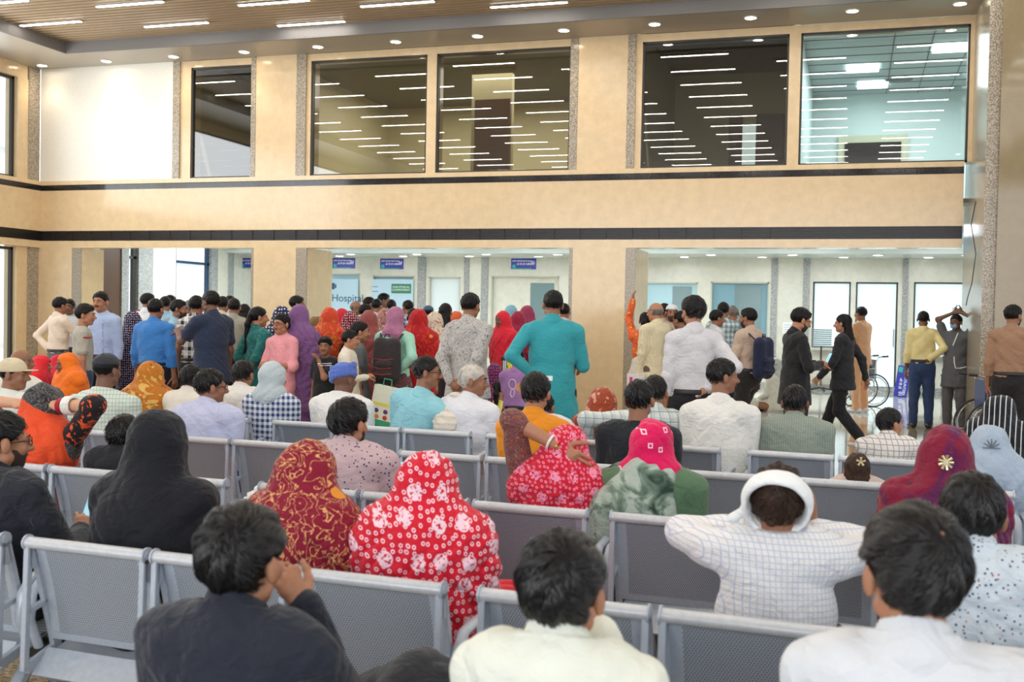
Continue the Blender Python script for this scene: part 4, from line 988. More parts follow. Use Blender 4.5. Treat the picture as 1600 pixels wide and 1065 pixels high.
def strands(e, hp, HR, hc, kh, hm, seed, n, lift, rad, kind, scalp=None):
    r = np.random.RandomState(seed); ax = np.array([.074, .094, .086])
    wh = nrm([.12*(r.rand()-.3), -.62, .80]) if not scalp else nrm([scalp[1], -.78, .62]); ref = nrm(np.cross(wh, [1, 0, 0])); rf2 = np.cross(wh, ref)
    V = []; Fc = []; S_ = 6; swirl = r.choice([-1, 1])*(1.1 if kind != 'short' else .8)
    th = np.arccos(1-r.rand(n)*1.75); ph = r.rand(n)*2*math.pi; ln = (.55+.35*r.rand(n))*(1.0 if kind != 'thin' else .6); lf = lift*(.8+.5*r.rand(n))
    P = np.zeros((n, S_, 3))
    for i in range(S_):
        t = i/(S_-1); tt = th+t*ln*.62; pp = ph+swirl*t*ln*.35/np.maximum(np.sin(tt), .35)+.06*np.sin(ph*17+t*3)
        d = np.cos(tt)[:, None]*wh+np.sin(tt)[:, None]*(np.cos(pp)[:, None]*ref+np.sin(pp)[:, None]*rf2)
        q = d*(ax+(lf*(.35+.75*math.sin(t*2.2+.3)))[:, None]+ (.004*np.sin(ph*9))[:, None]); P[:, i] = q+np.array([0, -.013, .030])
    lim = np.interp(P[:, :, 1], HLY, HLZ); ear = (((np.abs(P[..., 0])-.088)/.030)**2+((P[..., 1]+.004)/.028)**2+((P[..., 2]+.014)/.042)**2 < 1).any(1); ok = (P[:, :4, 2] > lim[:, :4]-.004).all(1) & ~ear; P = P[ok]; n = len(P)
    W3 = hc+(P@HR.T)*kh
    T_ = np.gradient(W3, axis=1); T_ /= np.linalg.norm(T_, axis=2, keepdims=True)+1e-9
    N = W3-hc; N /= np.linalg.norm(N, axis=2, keepdims=True); B = np.cross(T_, N); prof = np.array([.8, 1, 1, .9, .6, .08])[None, :, None]*rad
    V = np.stack([W3+B*prof, W3+N*prof*.9, W3-B*prof], 2).reshape(-1, 3)     # n*S_*3
    b = (np.arange(n)*S_*3)[:, None, None]+(np.arange(S_-1)*3)[None, :, None]; Fc = []
    for j in (0, 1): Fc.append(np.stack([b+j, b+j+1, b+j+4, b+j+3], -1).reshape(-1, 4))
    meshobj('hair_strands', V, np.concatenate(Fc), hm, e)
def cover(c, kind, dm):
    e, hp, HR, HM, hc, kh, g, tp, pel, nb = c['e'], c['hp'], c['HR'], c['HM'], c['hc'], c['kh'], c['g'], c['tp'], c['pel'], c['nb']; pose = c['pose']; T = c['T']; tx = c['tx']; sd = c['seed']; kw = c['kw']
    hx = HR@np.array([1., 0, 0])
    if kind in ('hood', 'veil', 'burqa', 'wrap', 'sari'):
        pr = [ell(hp(0, -.012, .026), np.array([.090, .108, .098])*kh, HM), cone(hp(0, -.02, -.02), nb, .088*kh, .090*g)]
        if kind == 'wrap':      # scarf bound closely round head and neck
            pr += [cone(tp(-.05, -.02, 1.43), tp(.05, -.02, 1.43), .085*g, .085*g)]
        if kind == 'hood':      # covers shoulders and back, to below the shoulder blades
            pr += [cone(hp(0, -.03, -.05), tp(0, -.02, 1.36), .10*kh, .165*g, 1.12, .75, tx), cone(tp(-.13, -.015, 1.385), tp(.13, -.015, 1.385), .092*g, .092*g), cone(tp(0, -.02, 1.36), tp(0, -.02, 1.15), .165*g, .165*g, 1.12, .80, tx)]
        if kind in ('veil', 'sari'):      # long cloth to the hips or below
            zb = .62 if (kind == 'sari' and pose == 'stand') else .92
            pr += [cone(hp(0, -.03, -.05), tp(0, -.02, 1.34), .10*kh, .165*g, 1.12, .78, tx), cone(tp(-.13, -.015, 1.38), tp(.13, -.015, 1.38), .095*g, .095*g), cone(tp(0, -.02, 1.34), tp(0, -.02, zb), .175*g, .19*g, 1.15, .82, tx)]
            for S, E_, W_, dd, cu, s in c['A']: pr.append(cone(S, E_, .078*g, .075*g))
        if kind == 'burqa':
            pr += [cone(hp(0, -.03, -.03), tp(0, -.03, 1.28), .100*kh, .18*g*kw, 1.05, .85, tx), cone(tp(0, -.03, 1.28), tp(0, -.03, .95), .18*g*kw, .24*g*kw, 1.12, .85, tx), cone(tp(-.11, -.02, 1.33), tp(.11, -.02, 1.33), .085*g, .085*g)]
            for S, E_, W_, dd, cu, s in c['A']: pr.append(cone(S, E_, .075*g, .085*g)); pr.append(cone(E_, W_, .08*g, .07*g))
        fo = folds(sd+5, .0055, 1.3, kind != 'wrap'); fo2 = folds(sd+6, .003, 2.6, False)
        def post(X, D):
            q = (X-hc)@HR/kh
            D = D+(fo(X)+fo2(X))*np.clip(.45+np.abs(q[..., 2])*4, .45, 1.5)
            # opening for the face
            fc = np.sqrt((q[..., 0]/.058)**2+((q[..., 1]-.11)/.085)**2+((q[..., 2]+.02)/.085)**2)-1
            return c['sb'](X, np.maximum(D, -fc*.06))
        v, f = surf(pr, max(c['hb']*.8, .005), .04, post); meshobj({'wrap': 'headscarf', 'burqa': 'burqa'}.get(kind, 'veil'), v, f, dm, e)
    if kind == 'turban':
        pr = []
        for i in range(7):
            a = i*.5; z = .02+.012*i; rr = .082-.002*abs(i-2); tilt = .22*math.sin(a*1.7+1)
            pts = [hp(rr*math.cos(t), -.012+(rr+.018)*math.sin(t), z+tilt*.22*math.cos(t+a)) for t in [2*math.pi*k/14 for k in range(15)]]
            for p, q in zip(pts[:-1], pts[1:]): pr.append(cone(p, q, .017*kh, .017*kh))
        pr.append(ell(hp(0, -.012, .075), np.array([.07, .085, .06])*kh, HM))
        v, f = surf(pr, c['hf'], .006); meshobj('turban', v, f, dm, e)
    if kind == 'cap':
        v, f = surf([ell(hp(0, -.013, .040), np.array([.084, .104, .084])*kh, HM)], c['hf'], .01, lambda X, D: np.maximum(D, ((.022-((X-hc)@HR/kh)[..., 2])*kh))); co_ = meshobj('cap', v, f, dm, e)
        br_ = MB(); P_ = [(-.062, .07), (-.058, .13), (-.03, .165), (.03, .165), (.058, .13), (.062, .07)]
        br_.ring_loft([[hp(x, y, z) for x, y in P_] for z in (.030, .036)]); br_.build('brim', dm, co_)
    if kind == 'skullcap':
        v, f = surf([ell(hp(0, -.013, .044), np.array([.083, .103, .080])*kh, HM)], c['hf'], .01, lambda X, D: np.maximum(D, ((.045-((X-hc)@HR/kh)[..., 2])*kh))); meshobj('cap', v, f, dm, e)
    if kind == 'band':   # cloth tied round the head, crown left bare
        pr = []
        for k in range(40):
            t0, t1 = 2*math.pi*k/40, 2*math.pi*(k+1)/40
            def q(t): return hp(.098*math.cos(t), -.045-.01*math.sin(t), .018+.104*math.sin(t))
            pr.append(cone(q(t0), q(t1), .0085*kh, .0085*kh, 2.6, 1.0, HR@np.array([0., 1., 0])))
        pr += [cone(hp(-.09, -.05, -.0), hp(-.135, -.06, -.04), .010*kh, .016*kh), cone(hp(.02, -.07, -.09), hp(.05, -.09, -.13), .012*kh, .016*kh)]
        v, f = surf(pr, c['hf'], .012, lambda X, D: D+folds(sd, .0012, 2)(X)); meshobj('headcloth', v, f, dm, e)
def world(c, p):
    """a point of a placed person's local frame in the world"""
    a = c['rot']; return np.array([p[0]*math.cos(a)-p[1]*math.sin(a), p[0]*math.sin(a)+p[1]*math.cos(a), p[2]])+c['loc']
# ================================================================== THE PEOPLE
W_ = (236, 234, 230); BLK = (30, 31, 36); DK = F((34, 36, 42)); JEAN = F((52, 72, 108)); GRY = F((92, 92, 96)); BRN = F((78, 68, 62)); WHT = F(W_); NAVY = F((30, 34, 52))
S = 'seat'
# ---------------- heads in front of the camera
person(382, 797, Z=2.2, pose=S, shirt=F((38, 42, 54), wr=.7), pants=F((46, 48, 54)), skin='tan', hair=('tousled', 'black'), arms=('rest', 'chin'), legs='high', yaw=-.1, kw=1.0, seed=11, hs=.97, scalp=(.016, .55, .13), tilt=.0,
       label='person with thinning black crown in a dark charcoal shirt, seated at the lower left edge')
person(880, 840, Z=2.08, pose=S, shirt=F((238, 240, 226)), pants=JEAN, skin='tan', hair=('tousled', 'black'), arms=('rest', 'chin'), kw=.9, seed=12, hs=.97, scalp=(.005, .38, .16), yaw=0,
       label='boy with swirling black hair and a cream hooded top, seated at the bottom centre')
person(1428, 800, Z=1.93, pose=S, shirt=F((226, 228, 232)), pants=DK, skin='tan', hair=('tousled', 'black'), arms=('rest', 'rest'), kw=.98, seed=13, hs=1.03, scalp=(.010, .12, .15), yaw=.35,
       label='person with thick wavy black hair and a white shirt, nearest the camera, lower right')
# ---------------- people on the first bench row
rowA = 3.19
cD = person(4, 645, Y=rowA, pose=S, shirt=F((40, 43, 52), wr=.9), pants=DK, skin='tan', hair=('short', 'black'), arms=('rest', 'phone'), beard='full', yaw=-.45, face=-8, kw=1.1, seed=20, glasses=True, feat=True,
       label='bearded person in a dark denim shirt at the left edge holding a phone')
person(250, 646, Y=rowA, pose=S, shirt=DK, skirt=DK, drape='burqa', dm=F((20, 22, 30), wr=.5), hair=None, arms=('lap', 'lap'), kw=.95, seed=21, skin='tan', label='person covered by a long plain black veil from head to seat')
person(482, 697, Y=rowA, pose=S, shirt=F((120, 20, 48)), skirt=F((120, 20, 48)), drape='hood', dm=F((138, 22, 50), 'paisley', (226, 170, 110), (226, 150, 40), 1.3), hair=None, arms=('lap', 'lap'), yaw=-.5, kw=.95, skin='tan', seed=22,
       label='person in a maroon veil patterned with gold scrolls, seated in the row nearest the camera')
person(672, 713, Y=rowA, pose=S, shirt=F((214, 30, 52)), skirt=F((214, 30, 52)), drape='veil', dm=F((216, 26, 50), 'bandhani', (250, 214, 226), None, 1.0), hair=None, arms=('lap', 'lap'), yaw=-.25, kw=.92, skin='tan', seed=23,
       label='person in a bright red veil tie-dyed with white rings and pink flowers')
cH = person(1217, 724, Y=rowA, pose=S, shirt=F((238, 236, 234), 'check', (186, 196, 224), None, .55), pants=DK, skin='brown', hair=('thin', 'brown'), arms=('headback', 'headback'), pitch=-.45, kw=1.0, drape='band', dm=F((244, 246, 246)), seed=24,
       label='person in a white checked shirt leaning back with hands behind a cloth-bound head')
person(1520, 742, Y=rowA, pose=S, shirt=F((212, 222, 230), 'specks', (60, 90, 130), (180, 70, 70), 1.1), sleeve='short', pants=DK, skin='brown', hair=('short', 'black'), arms=('rest', 'rest'), kw=1.02, seed=25,
       label='person with short black hair in a pale speckled shirt, at the right edge')
# ---------------- second row
rowB = 4.48
cO = person(72, 603, Y=rowB, pose=S, shirt=F((30, 26, 28), 'floral', (232, 88, 40), (200, 60, 30), .7), sleeve='elbow', skirt=F((232, 78, 34)), drape='hood', dm=F((234, 82, 40), 'border', (40, 38, 42), (130, 126, 122), 1.07), hair=None, arms=('headside', 'headside'), kw=1.0, skin='fair', seed=30, feat=False, yaw=-.3,
       label='person in an orange veil with black printed border, both hands raised to the head')
person(196, 652, Y=rowB, pose=S, shirt=F(BLK), pants=DK, skin='tan', hair=('tousled', 'black'), arms=('lap', 'lap'), lean=.15, kw=.9, seed=31, label='person with spiky black hair and black top, low behind the black-veiled one')
cP = person(547, 626, Y=rowB, pose=S, shirt=F((206, 178, 182), 'specks', (70, 70, 110), (90, 70, 80), 1.5), pants=DK, skin='tan', hair=('tousled', 'black'), arms=('rest', 'phone'), kw=1.18, beard='full', yaw=-.3, seed=32,
       label='person in a dusty pink shirt with small dark sprigs looking at a phone')
cR = person(884, 668, Y=rowB, pose=S, shirt=F((110, 64, 70), 'paisley', (170, 120, 84), (150, 70, 50), .5), sleeve='elbow', skirt=F((200, 26, 50)), drape='hood', dm=F((208, 28, 54), 'bandhani', (246, 150, 180), None, .8), hair=None, arms=('headover', 'lap'), kw=1.0, skin='tan', seed=33, tilt=.15,
       label='person in a red and pink tie-dyed veil resting a bangled hand on the head')
cG = person(1020, 661, Y=rowB, pose=S, shirt=F((92, 122, 92)), sleeve='short', skirt=F((140, 160, 146)), drape='wrap', dm=F((222, 20, 92), 'sparse', (250, 214, 226), None, 1.0), hair=None, arms=('lap', 'lap'), kw=1.08, skin='fair', seed=34, shawl=(-1, F((150, 168, 156), 'tiedye', (96, 116, 104), (44, 64, 54), .8)),
       label='person in a hot pink headscarf and grey-green sari blouse')
person(1478, 669, Y=rowB, pose=S, shirt=F((90, 30, 60)), skirt=F((100, 24, 50)), drape='burqa', dm=F((130, 22, 52), 'tiedye', (84, 26, 76), (176, 54, 50), 1.3), hair=None, arms=('lap', 'lap'), kw=.95, skin='tan', seed=35,
       label='person in a crimson and purple veil pinned with a sparkling brooch')
# ---------------- third row
rowC = 5.80
person(22, 560, Y=rowC, pose=S, shirt=F((226, 228, 220)), pants=GRY, skin='brown', hair=('short', 'black'), arms=('lap', 'lap'), drape='cap', dm=F((214, 200, 168)), yaw=-1.1, face=-10, seed=40, label='person in a beige baseball cap turned to the right, at the left edge')
person(168, 553, Y=rowC, pose=S, shirt=F((214, 224, 212), 'check', (150, 176, 160), None, .8), sleeve='short', pants=GRY, skin='dark', hair=('short', 'black'), drape='skullcap', dm=F((52, 54, 62)), arms=('rest', 'rest'), kw=1.25, yaw=-.15, seed=41, label='broad person in a dark cap and pale green checked shirt')
person(330, 578, Y=rowC, pose=S, shirt=F((198, 204, 232)), pants=JEAN, skin='brown', hair=('short', 'black'), arms=('rest', 'rest'), glasses=True, yaw=-.75, kw=1.15, seed=42, label='person in a lavender shirt and glasses, turned to the right')
person(838, 585, Y=rowC, pose=S, shirt=F((236, 148, 36)), sleeve='short', pants=JEAN, skin='tan', hair=('tousled', 'black'), arms=('lap', 'lap'), kw=.95, seed=43, label='boy with thick black hair in an amber T-shirt')
person(1000, 595, Y=rowC, pose=S, shirt=F((34, 38, 44)), sleeve='short', pants=DK, skin='brown', hair=('short', 'black'), arms=('lap', 'lap'), kw=1.08, yaw=-.1, seed=44, collar=False, label='person in a black T-shirt behind the hot pink headscarf')
person(1340, 709, Y=rowC, pose=S, kid=.35, shirt=F((210, 190, 180)), pants=DK, skin='tan', hair=('long', 'brown'), arms=('lap', 'lap'), seed=45, label='small child with long brown hair and a gold bow clip behind a bench')
person(1545, 666, Y=rowC, pose=S, shirt=F((150, 168, 188)), skirt=F((150, 168, 188)), drape='hood', dm=F((168, 184, 202)), hair=None, arms=('lap', 'lap'), kw=.85, kid=.12, skin='tan', seed=46, label='person in a pale blue-grey scarf with an embroidered sprig')
# ---------------- fourth row
rowD = 6.88
person(35, 546, Y=rowD+.3, pose=S, shirt=F((222, 218, 206)), pants=GRY, skin='brown', hair=('bald', 'grey'), arms=('lap', 'lap'), yaw=-.3, seed=50, label='balding grey-haired person behind the beige cap')
person(237, 568, Y=rowD, pose=S, shirt=F((190, 120, 40)), skirt=F((190, 120, 40)), drape='veil', dm=F((192, 116, 34), 'floral', (222, 176, 96), (150, 84, 20), 1.3), hair=None, arms=('lap', 'lap'), yaw=-.5, kw=.95, skin='brown', seed=51, label='person in a mustard veil with pale leaf print')
person(300, 571, Y=rowD, pose=S, shirt=F((232, 224, 212)), pants=GRY, skin='brown', hair=('short', 'black'), arms=('lap', 'lap'), lean=.25, seed=52, kw=1.05, label='person in an off-white kurta half hidden behind the lavender shirt')
person(381, 564, Y=rowD+.35, pose=S, shirt=F((236, 232, 226)), pants=GRY, skin='brown', hair=('short', 'black'), arms=('lap', 'lap'), seed=53, kw=1.1, label='person with close-cropped hair and a plain white shirt, between lavender shirt and blue gingham')
person(428, 568, Y=rowD, pose=S, shirt=F((226, 232, 240), 'gingham', (44, 66, 122), None, .9), pants=JEAN, skin='tan', hair=None, drape='wrap', dm=F((188, 200, 204)), arms=('rest', 'rest'), kw=1.0, yaw=-.4, legs='high', seed=54, label='person in blue gingham shirt with a grey cloth round the head')
person(538, 569, Y=rowD, pose=S, shirt=F((240, 238, 234)), pants=WHT, skin='dark', hair=None, drape='turban', dm=F((66, 92, 184), 'check', (150, 176, 230), None, .4), arms=('lap', 'lap'), kw=1.12, yaw=-.4, seed=55, label='person in a blue turban and white shirt')
person(668, 558, Y=rowD, pose=S, shirt=F((150, 210, 222)), pants=WHT, skin='brown', hair=('thin', 'black'), arms=('rest', 'rest'), kw=1.1, yaw=-1.05, face=-12, glasses=True, feat=True, beard='moustache', seed=56, hs=1.0, side=.22, label='person in a turquoise kurta and glasses looking right')
person(740, 571, Y=rowD, pose=S, shirt=F((232, 232, 238)), pants=WHT, skin='brown', hair=('thin', 'white'), arms=('rest', 'rest'), kw=1.1, yaw=-1.15, face=-12, feat=True, seed=57, hs=1.0, side=.08, shawl=(-1, F((232, 224, 210), 'hstripe', (214, 204, 190), None, 1.5)), label='white-haired person in a white kurta with a folded cloth on the shoulder')
person(848, 612, Y=rowD, pose=S, shirt=F((236, 234, 238)), pants=GRY, skin='brown', hair=('short', 'black'), arms=('lap', 'lap'), lean=.3, seed=58, kw=1.1, label='person in white bent forward, hidden behind the amber T-shirt boy')
person(941, 608, Y=rowD+.2, pose=S, shirt=F((150, 66, 38)), skirt=F((150, 66, 38)), drape='burqa', dm=F((156, 68, 40), 'floral', (212, 150, 130), (180, 90, 60), .9), hair=None, arms=('lap', 'lap'), kw=.85, kid=.08, yaw=.2, skin='tan', seed=59, label='person in a rust veil with pale floral sprays beside the wide column')
person(1024, 588, Y=rowD, pose=S, shirt=F((222, 226, 222), 'plaid', (196, 206, 204), (120, 150, 160), .8), pants=GRY, skin='brown', hair=('short', 'black'), arms=('out', 'rest'), kw=1.0, seed=60, label='person in a pale windowpane-checked shirt with head bowed')
person(1130, 562, Y=rowD-.1, pose=S, shirt=F((238, 236, 230)), pants=DK, skin='brown', hair=('short', 'black'), arms=('rest', 'rest'), kw=1.15, yaw=-1.1, feat=True, seed=61, label='seated person in a white shirt with the head in profile to the right')
person(1243, 603, Y=rowD, pose=S, shirt=F((150, 160, 148), 'stripe', (128, 140, 132), None, .5), pants=GRY, skin='dark', hair=('short', 'black'), arms=('rest', 'rest'), kw=1.12, seed=62, label='seated person in a grey-green finely striped shirt')
person(1391, 639, Y=rowD, pose=S, kid=.18, shirt=F((236, 230, 222), 'check', (150, 140, 150), None, 1.1), pants=DK, skin='tan', hair=('short', 'black'), arms=('lap', 'lap'), yaw=-.9, feat=True, seed=63, label='small boy in a pale checked shirt looking right')
# ---------------- sitting on the floor or low further back
person(66, 556, Z=11.5, pose=S, shirt=F((226, 40, 50)), skirt=F((226, 40, 50)), drape='hood', dm=F((226, 42, 54)), hair=None, face=-60, skin='tan', arms=('lap', 'lap'), seed=70, kw=.9, label='person in a scarlet veil seated by the left column')
person(92, 556, Z=12.2, pose=S, shirt=F((222, 60, 60)), skirt=F((222, 40, 60)), drape='hood', dm=F((212, 34, 66)), hair=None, face=-20, skin='tan', arms=('lap', 'lap'), seed=71, kw=.9, label='person in a crimson veil just behind the scarlet one')
person(104, 553, Z=10.6, pose=S, shirt=F((238, 120, 30)), skirt=F((238, 120, 30)), drape='veil', dm=F((240, 118, 28)), hair=None, face=150, skin='dark', arms=('lap', 'lap'), seed=72, kw=.9, feat=True, label='person in a bright orange veil facing the camera at the left')
person(774, 543, Z=12.6, pose='floor', shirt=F((90, 40, 90)), skirt=DK, drape='hood', dm=F((80, 30, 90), 'dots', (190, 80, 90), None, 1.0), hair=None, skin='tan', arms=('lap', 'lap'), seed=73, kid=.0, label='person in a dark violet dotted veil beside the lilac shirt')
person(781, 571, Z=12.0, pose='floor', shirt=F((232, 222, 110)), sleeve='short', pants=DK, hair=('ponytail', 'black'), skin='tan', arms=('lap', 'lap'), seed=74, kid=.2, label='small girl in a yellow top sitting on the floor')
person(795, 545, Z=13.0, pose='floor', shirt=F((40, 40, 40)), skirt=DK, drape='hood', dm=F((200, 190, 50), 'floral', (60, 60, 50), (200, 60, 70), 1.0), hair=None, skin='tan', arms=('lap', 'lap'), seed=75, label='person in a yellow and black print scarf behind the lilac shirt')
person(809, 547, Z=10.0, pose='stand', shirt=F((176, 128, 186)), sleeve='short', pants=DK, hair=('short', 'black'), skin='brown', arms=('lap', 'lap'), seed=76, label='child in a lilac T-shirt printed with a white ribbon loop')
person(1212, 560, Z=18.5, pose='floor', shirt=F((220, 218, 206)), skirt=F((220, 218, 206)), drape='wrap', dm=F((196, 200, 198)), hair=None, face=60, skin='brown', arms=('lap', 'lap'), seed=77, kw=1.2, label='person in pale clothes sitting on the floor beyond the backpack')
# ---------------- standing crowd, left part
person(95, 464, Z=14.5, shirt=F((232, 214, 196)), pants=GRY, hair=('short', 'black'), skin='brown', arms=('akimbo', 'fwd'), face=-25, seed=80, label='standing person in a cream shirt with back turned, by the left granite strip')
person(108, 467, Z=15.6, shirt=F((214, 214, 216), 'check', (170, 176, 186), None, 1.), pants=DK, hair=('short', 'black'), skin='dark', face=200, feat=True, glasses=True, arms=('down', 'hold'), seed=81, label='standing person with dark glasses facing the camera, behind the cream shirt')
person(134, 476, Z=11.3, shirt=F((176, 174, 162)), sleeve='short', pants=JEAN, hair=('tousled', 'black'), skin='tan', face=-50, yaw=-.3, arms=('down', 'down'), feat=True, seed=82, kw=.85, collar=False, label='teenage boy in a grey T-shirt with a red sleeve band, in profile')
person(157, 455, Z=12.4, shirt=F((176, 196, 232)), pants=DK, hair=('short', 'black'), skin='tan', face=188, feat=True, beard='moustache', arms=('down', 'down'), seed=83, hs=1.05, label='moustached person in a light blue shirt facing the camera')
person(207, 488, Z=12.8, shirt=F((40, 32, 56)), skirt=F((40, 30, 58), 'dots', (190, 180, 200), None, .8), drape='veil', dm=F((44, 32, 60), 'dots', (200, 190, 210), None, .8), hair=None, face=0, yaw=.9, skin='dark', seed=84, label='person in a deep violet veil with pale dots, left of the blue uniform')
person(232, 458, Z=15.5, shirt=F((222, 226, 232)), pants=DK, hair=('short', 'black'), skin='brown', face=0, yaw=-.6, seed=85, shawl=(-1, F((214, 30, 40))), label='standing person in a white shirt with a red cloth on the shoulder')
person(244, 467, Z=11.8, shirt=F((62, 128, 200)), pants=F((26, 30, 46)), hair=('short', 'black'), skin='brown', arms=('down', 'down'), face=0, seed=86, kw=1.15, hs=1.02, label='person in a bright blue uniform shirt seen from behind')
person(259, 463, Z=16.5, shirt=F((160, 196, 220)), pants=DK, hair=('short', 'black'), skin='brown', face=10, seed=87, label='standing person in a pale blue shirt just right of the bright blue uniform')
person(267, 461, Z=17.5, shirt=F((150, 180, 210)), pants=DK, hair=('short', 'black'), skin='dark', face=-10, seed=88, label='dark-haired person at the back of the left queue before the bright glass door')
person(280, 468, Z=13.0, shirt=F((150, 190, 214)), sleeve='short', pants=DK, hair=('short', 'black'), skin='brown', face=-70, feat=True, beard='full', seed=89, arms=('down', 'hold'), label='bearded person in a light blue polo turned right')
person(297, 469, Z=15.5, shirt=F((200, 200, 200)), pants=GRY, hair=('short', 'grey'), skin='brown', face=0, seed=90, label='grey-haired person behind the black and white check shirt')
person(308, 462, Z=12.4, shirt=F((222, 220, 214), 'plaid', (34, 32, 36), (230, 230, 230), 1.3), sleeve='short', pants=DK, hair=('short', 'black'), skin='brown', face=0, seed=91, label='person in a black and white plaid shirt seen from behind')
person(329, 453, Z=11.3, shirt=F((42, 52, 76)), sleeve='short', pants=F((32, 38, 58)), hair=('short', 'black'), skin='dark', face=70, yaw=.1, arms=('fwd', 'down'), feat=True, seed=92, kw=1.1, hem=.80, hs=1.02, label='person in a navy polo in profile with an arm stretched left')
person(349, 463, Z=15.5, shirt=F((216, 206, 190)), pants=GRY, hair=('short', 'black'), skin='brown', face=0, seed=93, label='standing person in a cream shirt behind the navy polo')
person(366, 466, Z=14.2, shirt=F((168, 164, 150)), pants=DK, hair=('short', 'black'), skin='brown', face=20, arms=('akimbo', 'akimbo'), seed=94, label='standing person in a khaki grey shirt with hands on hips')
person(383, 475, Z=15.2, shirt=F((60, 40, 50)), pants=DK, hair=('long', 'black'), skin='brown', face=0, seed=95, label='person with long dark hair left of the teal kurta')
person(360, 462, Z=18.0, shirt=F((190, 200, 210)), pants=DK, hair=('short', 'black'), skin='dark', face=0, seed=96, label='dark-haired person at the far counter beyond the khaki shirt')
# ---------------- standing crowd, middle part
person(405, 480, Z=11.8, shirt=F((30, 104, 104), 'floral', (60, 130, 120), (50, 120, 110), .8), sleeve='elbow', hem=.62, pants=F((28, 90, 92)), hair=('ponytail', 'black'), skin='tan', face=-20, yaw=-.5, arms=('behind', 'behind'), seed=100, kw=.95, label='person in a teal kurta with long dark ponytail and hands clasped behind')
person(439, 491, Z=11.2, shirt=F((238, 160, 168)), sleeve='elbow', hem=.55, pants=F((238, 160, 168)), hair=('bun', 'black'), skin='tan', face=170, feat=True, glasses=True, arms=('hold', 'hold'), seed=101, kw=.9, label='girl in a pink dress and glasses facing the camera')
person(441, 479, Z=12.2, shirt=F((26, 30, 66)), skirt=F((26, 26, 34)), drape='sari', dm=F((28, 32, 76), 'dots', (220, 220, 230), None, 1.2), hair=None, face=0, skin='tan', seed=102, label='person in a navy veil with white dots behind the pink dress')
person(465, 462, Z=15.0, shirt=F((220, 222, 226)), pants=DK, hair=('short', 'black'), skin='brown', face=-60, seed=103, label='dark-haired person behind the purple shawl, against the granite strip')
person(469, 477, Z=11.4, shirt=F((110, 72, 120)), skirt=F((118, 78, 128)), drape='sari', dm=F((122, 82, 132), 'specks', (150, 110, 150), (100, 60, 110), .6), hair=None, face=0, skin='tan', seed=104, kw=.95, shoes=M_SHOE, label='person in a long purple shawl standing among the queue')
person(495, 497, Z=13.2, shirt=F((120, 90, 60)), skirt=F((40, 34, 36)), drape='veil', dm=F((128, 100, 60), 'specks', (90, 60, 50), (60, 50, 40), 1.0), hair=None, face=0, skin='tan', seed=105, kw=.8, label='person in a brown patterned shawl between purple shawl and orange veil')
person(516, 481, Z=12.6, shirt=F((26, 26, 30)), skirt=F((24, 24, 28)), drape='hood', dm=F((206, 70, 40), 'floral', (210, 120, 50), (190, 40, 40), 1.2), hair=None, face=0, skin='tan', seed=106, kw=.9, label='person in an orange-red veil over a black dress')
person(536, 483, Z=14.4, shirt=F((190, 30, 44)), skirt=F((190, 30, 44)), drape='hood', dm=F((206, 40, 52)), hair=None, face=0, skin='tan', seed=107, kw=.85, label='person in a plain red veil at the back of the middle queue')
person(549, 488, Z=13.4, shirt=F((110, 20, 40)), skirt=F((110, 20, 40)), drape='hood', dm=F((116, 22, 46), 'dots', (226, 200, 200), None, .9), hair=None, face=0, skin='tan', seed=108, kw=.9, label='person in a maroon veil with white dots')
person(508, 528, Z=11.0, shirt=F((24, 26, 28)), sleeve='short', hem=.80, pants=F((24, 26, 28)), hair=('fringe', 'black'), skin='brown', face=165, yaw=.5, feat=True, arms=('chin', 'down'), seed=109, kid=0, collar=False, label='small boy in a black T-shirt with white chest stripes')
person(548, 516, Z=10.9, shirt=F((228, 220, 202)), hem=.78, pants=DK, hair=('short', 'black'), skin='tan', face=-75, feat=True, arms=('down', 'hold'), seed=110, label='boy in a cream shirt in profile beside the black T-shirt boy')
person(563, 505, Z=11.4, shirt=F((110, 112, 116)), sleeve='short', hem=.80, pants=F((26, 27, 30), 'stripe', (220, 220, 220), None, 3.0), hair=('short', 'black'), skin='tan', face=-60, feat=True, seed=111, collar=False, label='boy in a grey T-shirt and striped black track trousers')
person(577, 487, Z=12.3, shirt=F((130, 60, 60)), skirt=F((132, 66, 66), 'paisley', (100, 40, 50), (150, 80, 70), .8), drape='sari', dm=F((146, 76, 74), 'specks', (110, 44, 50), (170, 100, 90), 1.2), hair=None, face=0, skin='tan', seed=112, kw=.95, label='person in a brick-rose sari with dark specks, left of the backpack')
cB = person(619, 481, Z=11.4, shirt=F((162, 214, 194)), hem=.80, skirt=F((90, 50, 56), 'paisley', (130, 90, 90), (120, 70, 70), .6), drape='wrap', dm=F((170, 110, 140), 'specks', (140, 84, 110), (180, 130, 150), .9), hair=None, face=0, arms=('down', 'akimbo'), skin='tan', seed=113, label='person in a mint top and mauve scarf wearing a backpack')
person(655, 484, Z=11.9, shirt=F((180, 24, 30)), skirt=F((170, 22, 34)), drape='sari', dm=F((178, 26, 34), 'floral', (206, 50, 30), (220, 140, 60), 1.2), hair=None, face=0, skin='tan', seed=114, label='person in a deep red sari right of the backpack')
person(572, 475, Z=15.5, shirt=F((92, 96, 100)), pants=DK, hair=('short', 'black'), skin='brown', face=-40, seed=115, label='person in a grey waistcoat above the brick-rose sari')
person(557, 470, Z=18.5, shirt=F((80, 120, 150)), pants=DK, hair=('bald', 'grey'), skin='brown', face=-80, feat=True, seed=116, label='grey-haired person at the far counter under the Hospital poster')
person(578, 464, Z=19, shirt=F((220, 224, 230)), pants=DK, hair=('short', 'black'), skin='brown', face=-50, seed=117, label='dark-haired person in white under the 04 counter sign, left of the tall one')
